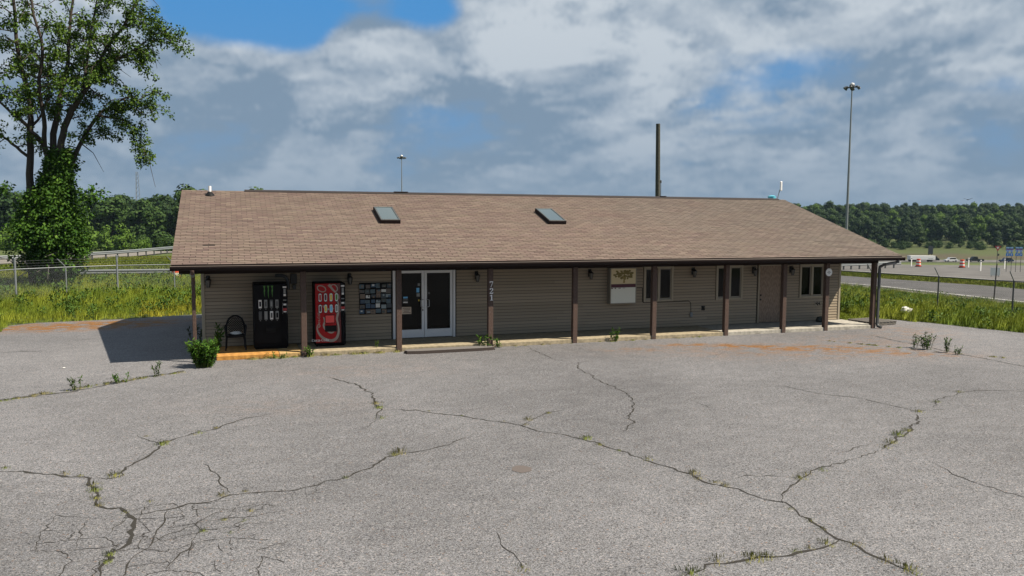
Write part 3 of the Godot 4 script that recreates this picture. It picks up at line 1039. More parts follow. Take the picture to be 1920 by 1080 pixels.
	for q in [[6.80, 7.705], [7.715, 8.62]]:
		var x0: float = q[0]
		var x1: float = q[1]
		var lf := MB.new()
		lf.bbox(Vector3(x0 + 0.04, 1.185, WZ), Vector3(0.08, 2.09, 0.045), 0.005)
		lf.bbox(Vector3(x1 - 0.04, 1.185, WZ), Vector3(0.08, 2.09, 0.045), 0.005)
		lf.bbox(Vector3((x0 + x1) * 0.5, 0.27, WZ), Vector3(x1 - x0 - 0.16, 0.25, 0.044), 0.005)
		lf.bbox(Vector3((x0 + x1) * 0.5, 2.19, WZ), Vector3(x1 - x0 - 0.16, 0.08, 0.044), 0.005)
		part(gd, "door_leaf", lf, M.white_alu)
		var pn := MB.new()
		pn.box(Vector3((x0 + x1) * 0.5, 1.27, WZ), Vector3(x1 - x0 - 0.16, 1.76, 0.008))
		part(gd, "pane", pn, M.pane_glass)
		var hd := MB.new()
		hd.rod(Vector3(x0 + 0.08, 1.09, WZ - 0.02), Vector3(x1 - 0.08, 1.09, WZ - 0.02), 0.014)
		part(gd, "push_bar", hd, M.steel)
		var px := 7.66 if x0 < 7.0 else 7.78
		var pl := MB.new()
		var dirx := -0.07 if x0 < 7.0 else 0.07
		pl.tube([Vector3(px, 1.33, WZ + 0.02), Vector3(px, 1.33, WZ + 0.08), Vector3(px + dirx, 1.31, WZ + 0.09), Vector3(px + dirx, 1.11, WZ + 0.09), Vector3(px, 1.09, WZ + 0.08), Vector3(px, 1.09, WZ + 0.02)], [0.012, 0.012, 0.012, 0.012, 0.012, 0.012], 8)
		part(gd, "pull_handle", pl, M.steel)
	var lock := MB.new()
	lock.box(Vector3(7.66, 1.0, WZ + 0.026), Vector3(0.03, 0.06, 0.012))
	part(gd, "lock", lock, M.black)
	for q in [[7.12, 1.40, 0.14, 0.05, "blue_pale"], [7.12, 1.33, 0.14, 0.06, "dark_print"], [7.12, 1.25, 0.14, 0.04, "white_print"], [7.54, 1.79, 0.07, 0.08, "grey_print"], [7.51, 1.62, 0.09, 0.14, "blue_pale"], [7.52, 1.47, 0.10, 0.10, "grey_print"], [7.86, 1.52, 0.07, 0.07, "dark_print"], [7.54, 1.30, 0.04, 0.05, "yellow"]]:
		var stt := MB.new()
		stt.box(Vector3(q[0], q[1], WZ + 0.007), Vector3(q[2], q[3], 0.003))
		part(gd, "sticker", stt, M[q[4]])
	var nt := MB.new()
	nt.box(Vector3(7.14, 1.0, WZ + 0.05), Vector3(0.30, 0.22, 0.006))
	var no := part(gd, "notice", nt, M.paper)
	no.set_meta("label", "paper notice with lines of red-brown writing")
	for k in 4:
		var ln := MB.new()
		ln.box(Vector3(7.14 + 0.01 * (k % 2), 1.07 - k * 0.045, WZ + 0.0545), Vector3(0.24 - 0.04 * (k % 3), 0.016, 0.002))
		part(no, "writing", ln, M.ink)
	# --- casement windows
	for h in [HOLES[1], HOLES[2], HOLES[4]]:
		var w := holder(B, "window")
		var cx: float = (h[0] + h[1]) * 0.5
		var cy: float = (h[2] + h[3]) * 0.5
		var ww: float = h[1] - h[0]
		var hh: float = h[3] - h[2]
		var fr := MB.new()
		for sd in [-1.0, 1.0]:
			fr.bbox(Vector3(cx + sd * (ww * 0.5 - 0.01), cy, WZ + 0.005), Vector3(0.075, hh + 0.06, 0.09), 0.006)
			fr.bbox(Vector3(cx, cy + sd * (hh * 0.5 - 0.005), WZ + 0.005), Vector3(ww - 0.1, 0.07, 0.088), 0.006)
		fr.bbox(Vector3(cx, cy, WZ + 0.003), Vector3(0.07, hh - 0.08, 0.085), 0.006)
		part(w, "frame", fr, M.trim)
		for sd in [-1.0, 1.0]:
			var sash := MB.new()
			var sx: float = cx + sd * ww * 0.25
			var sw: float = ww * 0.5 - 0.085
			for e in [-1.0, 1.0]:
				sash.bbox(Vector3(sx + e * (sw * 0.5 - 0.02), cy, WZ - 0.01), Vector3(0.04, hh - 0.08, 0.045), 0.005)
				sash.bbox(Vector3(sx, cy + e * (hh * 0.5 - 0.065), WZ - 0.01), Vector3(sw - 0.08, 0.045, 0.044), 0.005)
			part(w, "sash", sash, M.window_frame)
			var pn := MB.new()
			pn.box(Vector3(sx, cy, WZ - 0.014), Vector3(sw - 0.06, hh - 0.14, 0.008))
			part(w, "pane", pn, M.pane_glass)
	# --- plain wooden side door
	var wd := holder(B, "wooden_door")
	wd.set_meta("label", "plain tan wooden door with dark knob")
	var dl := MB.new()
	dl.bbox(Vector3(20.535, 1.17, WZ - 0.005), Vector3(0.93, 2.06, 0.045), 0.006)
	part(wd, "door_leaf", dl, M.door_wood)
	var dj := MB.new()
	for x in [20.045, 21.025]:
		dj.bbox(Vector3(x, 1.18, WZ + 0.01), Vector3(0.05, 2.12, 0.08), 0.006)
	dj.bbox(Vector3(20.535, 2.225, WZ + 0.01), Vector3(0.93, 0.045, 0.08), 0.006)
	part(wd, "frame", dj, M.trim)
	var kn := MB.new()
	kn.lathe([Vector2(0.0, 0.0), Vector2(0.03, 0.005), Vector2(0.035, 0.03), Vector2(0.02, 0.05), Vector2(0, 0.055)], 12)
	for y in [0.98, 1.14]:
		var k := part(wd, "knob" if y < 1.0 else "deadbolt", kn, M.black_metal, Vector3(20.14, y, WZ + 0.017))
		k.rotation.x = PI / 2

func shingle(b: MB, t: Transform3D, w: float, thick: float) -> void:
	var p := [Vector3(0, thick, 0), Vector3(w, thick, 0), Vector3(w, 0.003, -0.145), Vector3(0, 0.003, -0.145), Vector3(0, 0.002, 0.0), Vector3(w, 0.002, 0.0)]
	for i in 6:
		p[i] = t * p[i]
	var up := (t.basis * Vector3(0, 1, 0.04)).normalized()
	b.quad(p[0], p[1], p[2], p[3], up)
	b.quad(p[4], p[5], p[1], p[0], t.basis * Vector3(0, 0, 1))
	b.tri(p[4], p[0], p[3], t.basis * Vector3(-1, 0, 0))
	b.tri(p[5], p[1], p[2], t.basis * Vector3(1, 0, 0))

func ribbon(b: MB, pts: Array, wid: Array, z: float) -> void:  # flat printed stroke on an upright face
	var sm := []
	var sw := []
	for i in pts.size() - 1:
		var p0: Vector2 = pts[maxi(i - 1, 0)]
		var p3: Vector2 = pts[mini(i + 2, pts.size() - 1)]
		for s in 6:
			var t := s / 6.0
			sm.append(pts[i].cubic_interpolate(pts[i + 1], p0, p3, t))
			sw.append(lerpf(wid[i], wid[i + 1], t))
	sm.append(pts[-1])
	sw.append(wid[-1])
	for i in sm.size() - 1:
		var c := []
		for k in [i, i + 1]:
			var d: Vector2 = (sm[mini(k + 1, sm.size() - 1)] - sm[maxi(k - 1, 0)]).normalized()
			var q = Vector2(-d.y, d.x) * sw[k] * 0.5
			c.append(Vector3(sm[k].x + q.x, sm[k].y + q.y, z))
			c.append(Vector3(sm[k].x - q.x, sm[k].y - q.y, z))
		b.quad(c[0], c[1], c[3], c[2], Vector3(0, 0, 1))

func vending() -> void:
	# local frame: base centre of the front face; x right, y up, z out of the face
	var A := thing("vending_machine", "black drink vending machine with green claw logo beside the plastic chair", "vending machine", Vector3(3.085, 0.12, -0.86), "vending machines on the porch")
	var c := MB.new()
	c.bbox(Vector3(0, 0.95, -0.41), Vector3(0.93, 1.82, 0.82), 0.02)
	c.box(Vector3(0, 0.02, -0.41), Vector3(0.86, 0.04, 0.74))
	part(A, "cabinet", c, M.black)
	var f := MB.new()
	f.bbox(Vector3(-0.09, 1.0, 0.006), Vector3(0.72, 1.66, 0.016), 0.006)
	part(A, "front_panel", f, M.black_gloss)
	var lg := MB.new()
	for k in 3:
		var x := -0.165 + k * 0.105
		var hh: float = [0.33, 0.37, 0.34][k]
		lg.prism(PackedVector2Array([Vector2(x - 0.035, 1.80), Vector2(x + 0.03, 1.805), Vector2(x + 0.012, 1.74), Vector2(x + 0.02, 1.66), Vector2(x + 0.008, 1.62), Vector2(x + 0.012, 1.80 - hh), Vector2(x - 0.006, 1.80 - hh + 0.09), Vector2(x - 0.013, 1.65), Vector2(x - 0.006, 1.72), Vector2(x - 0.02, 1.775)]), 0.003, Transform3D(Basis(), Vector3(0, 0, 0.015)))
	part(A, "claw_logo", lg, M.green_print)
	for r in 2:
		for k in 4:
			var sl := holder(A, "drink_button")
			var b := MB.new()
			b.bbox(Vector3(-0.285 + k * 0.152, 1.29 - r * 0.325, 0.018), Vector3(0.084, 0.235, 0.02), 0.005)
			part(sl, "case", b, M[["white_print", "grey_print", "dark_print", "grey_print"][(k + r * 2) % 4] if r == 0 or k > 0 else "dark_print"])
			var b2 := MB.new()
			b2.box(Vector3(-0.285 + k * 0.152, 1.29 - r * 0.325, 0.029), Vector3(0.05, 0.14, 0.004))
			part(sl, "can_picture", b2, M[["black", "dark_print", "grey_print", "dark_print"][(k + r) % 4]])
			var b3 := MB.new()
			b3.box(Vector3(-0.285 + k * 0.152, 1.145 - r * 0.325, 0.016), Vector3(0.03, 0.018, 0.006))
			part(sl, "price_tag", b3, M.grey_print)
	coin_panel(A, 0.385)
	var dd := MB.new()
	dd.bbox(Vector3(-0.0, 0.56, 0.02), Vector3(0.26, 0.11, 0.03), 0.008)
	dd.box(Vector3(-0.0, 0.475, 0.02), Vector3(0.24, 0.02, 0.03))
	part(A, "dispenser", dd, M.black_plastic)
	var R := thing("vending_machine", "red cola vending machine with white script ribbon right of a porch post", "vending machine", Vector3(4.74, 0.12, -0.86), "vending machines on the porch")
	c = MB.new()
	c.bbox(Vector3(0, 0.94, -0.41), Vector3(0.87, 1.80, 0.82), 0.02)
	c.box(Vector3(0, 0.02, -0.41), Vector3(0.80, 0.04, 0.74))
	part(R, "cabinet", c, M.black)
	f = MB.new()
	f.bbox(Vector3(-0.065, 0.97, 0.006), Vector3(0.72, 1.72, 0.016), 0.006)
	part(R, "front_panel", f, M.red)
	f = MB.new()
	f.box(Vector3(0.225, 0.97, 0.0145), Vector3(0.13, 1.70, 0.003))
	part(R, "faded_print", f, M.red_dark)  # faded, darker red area of the print
	# the white script ribbon of the print
	var rb := MB.new()
	ribbon(rb, [Vector2(-0.36, 0.55), Vector2(-0.30, 0.60), Vector2(-0.34, 0.66), Vector2(-0.385, 0.58), Vector2(-0.36, 0.44), Vector2(-0.26, 0.29), Vector2(-0.10, 0.19), Vector2(0.06, 0.17), Vector2(0.17, 0.25), Vector2(0.225, 0.42), Vector2(0.215, 0.62), Vector2(0.18, 0.80), Vector2(0.215, 0.98), Vector2(0.23, 1.18), Vector2(0.19, 1.40)], [0.015, 0.022, 0.022, 0.028, 0.05, 0.065, 0.08, 0.085, 0.075, 0.055, 0.045, 0.06, 0.06, 0.045, 0.01], 0.0172)
	part(R, "script_ribbon", rb, M.silver_print)
	rb = MB.new()
	var ov := []
	var ow := []
	for k in 13:
		var a := TAU * k / 12.0
		ov.append(Vector2(-0.245 + cos(a) * 0.115 + sin(a) * 0.03, 1.685 + sin(a) * 0.075 - cos(a) * 0.05))
		ow.append(0.028)
	ribbon(rb, ov, ow, 0.0176)
	ov = []
	for k in 13:
		var a := TAU * k / 12.0
		ov.append(Vector2(0.115 + cos(a) * 0.09, 1.70 + sin(a) * 0.095 - cos(a) * 0.03))
	ribbon(rb, ov, ow, 0.0177)
	ribbon(rb, [Vector2(-0.04, 1.80), Vector2(0.02, 1.72), Vector2(0.12, 1.60), Vector2(0.22, 1.50), Vector2(0.24, 1.38)], [0.09, 0.06, 0.045, 0.04, 0.03], 0.0179)
	ribbon(rb, [Vector2(-0.22, 1.20), Vector2(-0.15, 1.12), Vector2(-0.02, 1.08), Vector2(0.10, 1.10)], [0.02, 0.05, 0.05, 0.02], 0.0181)
	ribbon(rb, [Vector2(-0.20, 0.86), Vector2(-0.16, 0.74), Vector2(-0.20, 0.62), Vector2(-0.14, 0.50), Vector2(0.0, 0.40), Vector2(0.1, 0.43)], [0.03, 0.06, 0.05, 0.06, 0.05, 0.02], 0.0183)
	part(R, "script_loop", rb, M.silver_print)
	for r in 2:
		for k in 4:
			var bt := holder(R, "drink_button")
			var ctr := Vector3(-0.29 + k * 0.155, 1.43 - r * 0.325, 0.016)
			for e in [[0.105, 0.27, "black"], [0.085, 0.235, "white_print"], [0.055, 0.17, [["sign_red", "maroon", "yellow", "green_print"], ["maroon", "yellow", "blue_pale", "grey_print"]][r][k]]]:
				var pl := PackedVector2Array()
				for q in 16:
					var a := TAU * q / 16.0
					pl.append(Vector2(cos(a) * e[0] * 0.5, sin(a) * e[0] * 0.5 + (signf(sin(a)) * (e[1] - e[0]) * 0.5)))
				var o := MB.new()
				o.prism(pl, 0.006, Transform3D(Basis(), ctr))
				part(bt, ["rim", "case", "can_picture"][[0.105, 0.085, 0.055].find(e[0])], o, M[e[2]])
				ctr.z += 0.004
	var sc := MB.new()
	sc.bbox(Vector3(-0.02, 0.80, 0.016), Vector3(0.29, 0.25, 0.02), 0.006)
	part(R, "display_frame", sc, M.black)
	sc = MB.new()
	sc.box(Vector3(-0.02, 0.80, 0.027), Vector3(0.25, 0.21, 0.004))
	part(R, "display", sc, M.red_panel)
	sc = MB.new()
	sc.bbox(Vector3(-0.0, 0.52, 0.016), Vector3(0.33, 0.18, 0.03), 0.01)
	part(R, "dispenser", sc, M.black_plastic)
	coin_panel(R, 0.355)
	lettering(R, "lettering", "Coca-Cola", Vector3(-0.30, 0.19, 0.0155), 0.075, M.white_print, true)
	lettering(R, "lettering", "Coca-Cola", Vector3(-0.33, 0.80, 0.0155), 0.07, M.silver_print, true, Basis(Vector3(0, 0, 1), PI / 2))

func coin_panel(o: Node3D, x: float) -> void:
	var p := MB.new()
	p.bbox(Vector3(x, 1.30, 0.008), Vector3(0.145, 1.06, 0.02), 0.005)
	part(o, "coin_panel", p, M.black)
	for q in [[1.755, 0.10, 0.045, "white_print"], [1.64, 0.06, 0.13, "grey_print"], [1.53, 0.065, 0.06, "white_print"], [1.385, 0.09, 0.03, "grey_print"], [1.26, 0.08, 0.05, "white_print"], [1.12, 0.11, 0.07, "sign_red"], [1.055, 0.08, 0.03, "white_print"]]:
		var b := MB.new()
		b.bbox(Vector3(x, q[0], 0.02), Vector3(q[1], q[2], 0.012), 0.003)
		part(o, "coin_slot" if q[0] < 1.2 else "panel_label", b, M[q[3]])
	var fr := MB.new()
	for s in [-1.0, 1.0]:
		fr.box(Vector3(x + s * 0.062, 1.15, 0.02), Vector3(0.008, 0.32, 0.01))
	part(o, "coin_frame", fr, M.grey_print)

func porch_things() -> void:
	# plastic armchair
	var ch := thing("plastic_chair", "black plastic armchair with lattice back beside the black vending machine", "chair", Vector3(2.13, 0.12, -1.12))
	var b := MB.new()
	b.bbox(Vector3(0, 0.41, 0.0), Vector3(0.46, 0.035, 0.44), 0.012)
	b.box(Vector3(0, 0.375, 0.0), Vector3(0.42, 0.04, 0.40))
	part(ch, "seat", b, M.black_plastic)
	for s in [-1.0, 1.0]:
		for z in [0.20, -0.20]:
			b = MB.new()
			b.tube([Vector3(s * (0.27 if z > 0 else 0.25), 0.0, z + (0.03 if z > 0 else -0.05)), Vector3(s * 0.235, 0.40, z)], [0.02, 0.028], 8)
			part(ch, "leg", b, M.black_plastic)
		b = MB.new()
		b.tube([Vector3(s * 0.25, 0.40, 0.20), Vector3(s * 0.28, 0.62, 0.19), Vector3(s * 0.285, 0.655, 0.10), Vector3(s * 0.27, 0.665, -0.15), Vector3(s * 0.245, 0.67, -0.22)], [0.022, 0.02, 0.026, 0.026, 0.02], 8)
		part(ch, "arm", b, M.black_plastic)
	b = MB.new()
	var arch := []
	for k in 15:
		var t := k / 14.0
		var a := PI * t
		arch.append(Vector3(-cos(a) * 0.245, 0.42 + pow(sin(a), 0.55) * 0.50, -0.20 - 0.08 * sin(a)))
	var rr := []
	for k in 15:
		rr.append(0.026)
	b.tube(arch, rr, 8)
	part(ch, "back_frame", b, M.black_plastic)
	b = MB.new()
	for k in range(-6, 7):
		for s in [-1.0, 1.0]:
			var a := Vector3(clampf(k * 0.06 - s * 0.2, -0.21, 0.21), 0, 0)
			var x0 := k * 0.062
			var p0 := Vector2(x0 - s * 0.21, 0.45)
			var p1 := Vector2(x0 + s * 0.21, 0.88)
			# clip to the back's opening
			var q0 := p0
			var q1 := p1
			for e in [-0.20, 0.20]:
				if (q0.x - e) * signf(e) > 0.0:
					q0 = q0.lerp(q1, (e - q0.x) / (q1.x - q0.x)) if absf(q1.x - q0.x) > 0.001 else q0
				if (q1.x - e) * signf(e) > 0.0:
					q1 = q0.lerp(q1, (e - q0.x) / (q1.x - q0.x)) if absf(q1.x - q0.x) > 0.001 else q1
			if absf(q0.x) < 0.205 and absf(q1.x) < 0.205 and q1.y - q0.y > 0.05:
				b.rod(Vector3(q0.x, q0.y, -0.215 - 0.06 * (q0.y - 0.42) / 0.5), Vector3(q1.x, q1.y, -0.215 - 0.06 * (q1.y - 0.42) / 0.5), 0.008, 5)
	part(ch, "lattice", b, M.black_plastic)
	var cloth := MB.new()
	lump(cloth, Vector3(0, 0.03, 0), Vector3(0.15, 0.05, 0.11), 5, 0.25)
	tag(part(self, "folded_cloth", cloth, M.litter, Vector3(2.15, 0.55, -1.12)), "crumpled white cloth lying on the seat of the black plastic chair", "cloth")
	# wall lanterns
	var lan := thing("wall_lantern", "black wall lantern at the left wall corner above the plastic chair", "lamp", Vector3(1.43, 2.04, WZ + 0.012), "black lanterns along the porch wall")
	b = MB.new()
	b.bbox(Vector3(0, 0.02, 0.008), Vector3(0.11, 0.24, 0.016), 0.005)
	part(lan, "back_plate", b, M.black_metal)
	b = MB.new()
	b.tube([Vector3(0, 0.02, 0.015), Vector3(0, 0.12, 0.06), Vector3(0, 0.15, 0.11), Vector3(0, 0.11, 0.13)], [0.012, 0.012, 0.012, 0.012], 8)
	part(lan, "bracket", b, M.black_metal)
	b = MB.new()
	b.lathe([Vector2(0.0, 0.14), Vector2(0.02, 0.13), Vector2(0.03, 0.10), Vector2(0.085, 0.06), Vector2(0.09, 0.045), Vector2(0.0, 0.045)], 8, Vector3(0, -0.03, 0.13))
	b.lathe([Vector2(0.0, -0.16), Vector2(0.05, -0.155), Vector2(0.05, -0.14), Vector2(0.0, -0.135)], 8, Vector3(0, -0.03, 0.13))
	part(lan, "cap", b, M.black_metal)
	b = MB.new()
	for k in 6:
		var a := TAU * k / 6.0
		b.rod(Vector3(cos(a) * 0.082, 0.02, 0.13 + sin(a) * 0.082), Vector3(cos(a) * 0.048, -0.175, 0.13 + sin(a) * 0.048), 0.006, 5)
	part(lan, "cage", b, M.black_metal)
	b = MB.new()
	b.lathe([Vector2(0.045, -0.17), Vector2(0.074, 0.012)], 8, Vector3(0, 0, 0.13))
	part(lan, "glass", b, M.lamp_glass)
	for q in [[5.41, "black wall lantern between the red vending machine and the photo board"], [9.40, "black wall lantern just right of the white glass doors"], [13.34, "black wall lantern left of the sign with a tree picture"], [17.30, "black wall lantern between the two windows right of the tree sign"],
			[19.80, "black wall lantern just left of the tan wooden door"], [21.42, "black wall lantern between the tan wooden door and the rightmost window"]]:
		copy(lan, "wall_lantern", q[1], Vector3(q[0], 2.04, WZ + 0.012))
	# photo board
	var pb := thing("photo_board", "dark board covered with small pictures left of the glass doors", "notice board", Vector3(6.19, 1.40, WZ + 0.014))
	b = MB.new()
	b.bbox(Vector3(0, 0, 0.025), Vector3(0.98, 0.96, 0.05), 0.006)
	part(pb, "board", b, M.black)
	rng.seed = 55
	var tones := []
	for q in [[0.10, 0.17, 0.22], [0.05, 0.08, 0.11], [0.30, 0.38, 0.42], [0.04, 0.09, 0.17], [0.26, 0.19, 0.14], [0.62, 0.64, 0.64], [0.08, 0.10, 0.10], [0.05, 0.13, 0.24], [0.14, 0.12, 0.11]]:
		tones.append(mat("picture_%d" % tones.size(), lin(q[0], q[1], q[2]), 0.35))
	for r in 6:
		for k in 6:
			var w := rng.randf_range(0.11, 0.155)
			var h := rng.randf_range(0.08, 0.145)
			b = MB.new()
			b.box(Vector3(-0.405 + k * 0.162 + rng.randf_range(-0.02, 0.02), 0.385 - r * 0.154 + rng.randf_range(-0.02, 0.02), 0.052 + 0.001 * ((r + k) % 3)), Vector3(w, h, 0.003), Basis(Vector3(0, 0, 1), rng.randf_range(-0.06, 0.06)))
			var pic := part(pb, "picture", b, tones[rng.randi() % tones.size()])
			if rng.randf() < 0.75:
				b = MB.new()
				b.box(Vector3(-0.405 + k * 0.162 + rng.randf_range(-0.03, 0.03), 0.385 - r * 0.154 + rng.randf_range(-0.03, 0.03), 0.0565), Vector3(w * rng.randf_range(0.3, 0.6), h * rng.randf_range(0.25, 0.6), 0.002))
				part(pic, "print", b, tones[rng.randi() % tones.size()])
	# electrical box and duct above the black machine
	var eb := thing("electrical_box", "dark electrical box with curved grey duct above the black vending machine", "electrical box", Vector3(3.78, 2.05, WZ + 0.012))
	b = MB.new()
	b.bbox(Vector3(0, 0.0, 0.05), Vector3(0.18, 0.30, 0.10), 0.01)
	part(eb, "case", b, M.black_metal)
	b = MB.new()
	b.tube([Vector3(-0.52, 0.10, 0.06), Vector3(-0.32, 0.10, 0.06), Vector3(-0.22, 0.06, 0.06), Vector3(-0.17, -0.04, 0.06), Vector3(-0.16, -0.30, 0.06)], [0.05, 0.05, 0.05, 0.05, 0.05], 10)
	part(eb, "duct", b, M.galv_dark)
	b = MB.new()
	b.bbox(Vector3(0.02, -0.24, 0.03), Vector3(0.10, 0.14, 0.06), 0.008)
	part(eb, "switch_box", b, M.galv_dark)
	# light-box sign
	var sg := thing("sign_cabinet", "wall-mounted sign box with faded tree picture, maroon band and blank white panel", "sign", Vector3(14.48, 1.62, WZ + 0.014))
	b = MB.new()
	b.bbox(Vector3(0, 0, 0.12), Vector3(0.98, 1.22, 0.24), 0.012)
	part(sg, "case", b, M.sign_case)
	b = MB.new()
	for s in [-1.0, 1.0]:
		b.bbox(Vector3(s * 0.475, 0, 0.245), Vector3(0.035, 1.21, 0.02), 0.004)
		b.bbox(Vector3(0, s * 0.592, 0.245), Vector3(0.915, 0.034, 0.02), 0.004)
	part(sg, "frame", b, M.window_frame)
	b = MB.new()
	b.box(Vector3(0, 0.32, 0.243), Vector3(0.915, 0.51, 0.006))
	var tp := part(sg, "picture_panel", b, M.cream)
	b = MB.new()
	rng.seed = 71
	for k in 46:
		var a := rng.randf() * TAU
		var r := sqrt(rng.randf())
		var ctr := Vector2(cos(a) * r * 0.36, 0.38 + sin(a) * r * 0.145)
		var pl := PackedVector2Array()
		for q in 7:
			var aa := TAU * q / 7.0
			pl.append(ctr + Vector2(cos(aa), sin(aa) * 0.8) * rng.randf_range(0.03, 0.075))
		b.prism(pl, 0.0006 + 0.00004 * k, Transform3D(Basis(), Vector3(0, 0, 0.2462)))
	part(tp, "tree_crown_print", b, M.olive_print)
	b = MB.new()
	b.prism(PackedVector2Array([Vector2(-0.02, 0.10), Vector2(0.06, 0.10), Vector2(0.045, 0.22), Vector2(0.10, 0.34), Vector2(0.03, 0.28), Vector2(-0.05, 0.36), Vector2(0.0, 0.22)]), 0.001, Transform3D(Basis(), Vector3(0, 0, 0.2484)))
	part(tp, "tree_trunk_print", b, M.ochre_print)
	b = MB.new()
	b.box(Vector3(0, 0.005, 0.243), Vector3(0.915, 0.115, 0.007))
	part(sg, "maroon_band", b, M.maroon)
	b = MB.new()
	b.box(Vector3(0, -0.315, 0.243), Vector3(0.915, 0.52, 0.006))
	part(sg, "white_panel", b, M.sign_white)
	b = MB.new()
	for q in [[-0.42, 0.07, 0.03], [-0.30, 0.05, 0.035], [-0.14, 0.09, 0.02], [0.02, 0.10, 0.012]]:
		b.box(Vector3(q[0], -0.075 - 0.01 * absf(q[0]), 0.2475), Vector3(q[1], q[2], 0.002))
	part(sg, "paint_flake", b, M.maroon)
	# cable and outlet
	var cb := thing("wall_cable", "black cable running from the sign box to an outlet under the window", "cable", Vector3(15.0, 1.5, WZ + 0.02))
	b = MB.new()
	var pts := [Vector3(0.0, 0.02, 0), Vector3(0.30, 0.02, 0), Vector3(0.33, 0.0, 0.0), Vector3(0.335, -0.2, 0.005), Vector3(0.34, -0.46, 0.0), Vector3(0.40, -0.50, 0), Vector3(1.2, -0.50, 0), Vector3(2.15, -0.49, 0), Vector3(2.24, -0.55, 0), Vector3(2.26, -0.9, 0)]
	var rads := []
	for k in pts.size():
		rads.append(0.011)
	b.tube(pts, rads, 6)
	part(cb, "cable", b, M.black_plastic)
	b = MB.new()
	b.bbox(Vector3(2.26, -0.97, 0.02), Vector3(0.10, 0.16, 0.06), 0.01)
	part(cb, "outlet_box", b, M.galv)
	# taps
	for q in [[17.75, 0.74, "garden tap on the wall below and between two windows"], [22.67, 0.76, "pair of dark taps under the rightmost window"]]:
		var hb := thing("wall_tap", q[2], "tap", Vector3(q[0], q[1], WZ + 0.012))
		var n := 1 if q[0] < 20.0 else 2
		b = MB.new()
		b.bbox(Vector3(0, 0, 0.005), Vector3(0.10 * n + 0.04, 0.16, 0.01), 0.003)
		part(hb, "plate", b, M.black_metal if n == 1 else M.window_frame)
		for k in n:
			var x := 0.0 if n == 1 else -0.055 + 0.11 * k
			b = MB.new()
			b.tube([Vector3(x, 0.0, 0.005), Vector3(x, 0.0, 0.07), Vector3(x, -0.06, 0.10)], [0.02, 0.022, 0.018], 8)
			b.rod(Vector3(x, 0.0, 0.06), Vector3(x, 0.06, 0.07), 0.01, 6)
			part(hb, "spout", b, M.black_metal)
			b = MB.new()
			b.rod(Vector3(x - 0.03, 0.065, 0.07), Vector3(x + 0.03, 0.065, 0.07), 0.012, 6)
			part(hb, "handle", b, M.black_metal)
	# round sign on a post
	var rs := thing("round_sign", "round white sign with dark lettering on the second post from the right", "sign", Vector3(21.68, 2.05, 0.004))
	b = MB.new()
	var disc := PackedVector2Array()
	for k in 28:
		disc.append(Vector2(cos(TAU * k / 28.0), sin(TAU * k / 28.0)) * 0.135)
	b.prism(disc, 0.012)
	part(rs, "disc", b, M.white_paint)
	b = MB.new()
	b.box(Vector3(0, 0.0, 0.0135), Vector3(0.17, 0.022, 0.003))
	b.box(Vector3(0, 0.03, 0.0135), Vector3(0.06, 0.02, 0.003))
	b.box(Vector3(0.0, -0.045, 0.0135), Vector3(0.04, 0.03, 0.003))
	part(rs, "print", b, M.grey_print)
	# dark bag in the corner
	b = MB.new()
	lump(b, Vector3(0, 0.09, 0), Vector3(0.16, 0.12, 0.13), 8, 0.3)
	lump(b, Vector3(0.17, 0.05, 0.02), Vector3(0.11, 0.06, 0.09), 9, 0.3)
	tag(part(self, "crumpled_bag", b, M.bag_green, Vector3(22.5, 0.12, -1.3)), "small dark green crumpled bag on the porch under the rightmost window", "bag")
	# pallet by the right corner
	var pa := thing("wooden_pallet", "grey weathered wooden pallet lying by the right end of the porch", "pallet", Vector3(24.75, 0.0, -1.15), "", 0.12)
	for k in 7:
		b = MB.new()
		b.bbox(Vector3(-0.54 + k * 0.18, 0.125, 0), Vector3(0.13, 0.02, 1.2), 0.003)
		part(pa, "top_slat", b, M.pallet_wood)
	for k in 3:
		b = MB.new()
		b.bbox(Vector3(0, 0.067, -0.56 + k * 0.56), Vector3(1.22, 0.094, 0.04), 0.003)
		part(pa, "stringer", b, M.pallet_wood)
		b = MB.new()
		b.bbox(Vector3(-0.5 + k * 0.5, 0.01, 0), Vector3(0.12, 0.018, 1.2), 0.003)
		part(pa, "bottom_slat", b, M.pallet_wood)
	# antenna and blue tank at the end of the ridge
	var an := thing("roof_antenna", "white panel antenna on a leaning mast at the right end of the ridge", "antenna", Vector3(24.40, 4.62, -6.5))
	b = MB.new()
	b.tube([Vector3(-0.02, 0.0, 0), Vector3(0.12, 0.55, 0)], [0.018, 0.018], 8)
	part(an, "mast", b, M.galv)
	b = MB.new()
	b.bbox(Vector3(0.16, 0.70, 0.03), Vector3(0.11, 0.42, 0.07), 0.025)
	part(an, "panel", b, M.pvc)
	b = MB.new()
	b.bbox(Vector3(0.02, 0.05, 0.0), Vector3(0.16, 0.14, 0.16), 0.01)
	part(an, "base", b, M.pvc)
	b = MB.new()
	b.lathe([Vector2(0.0, 0.0), Vector2(0.14, 0.0), Vector2(0.165, 0.27), Vector2(0.17, 0.28), Vector2(0.10, 0.31), Vector2(0, 0.32)], 16)
	tag(part(self, "blue_bucket", b, M.cyan, Vector3(24.16, 4.60, -6.55)), "light blue bucket behind the right end of the roof ridge", "bucket")

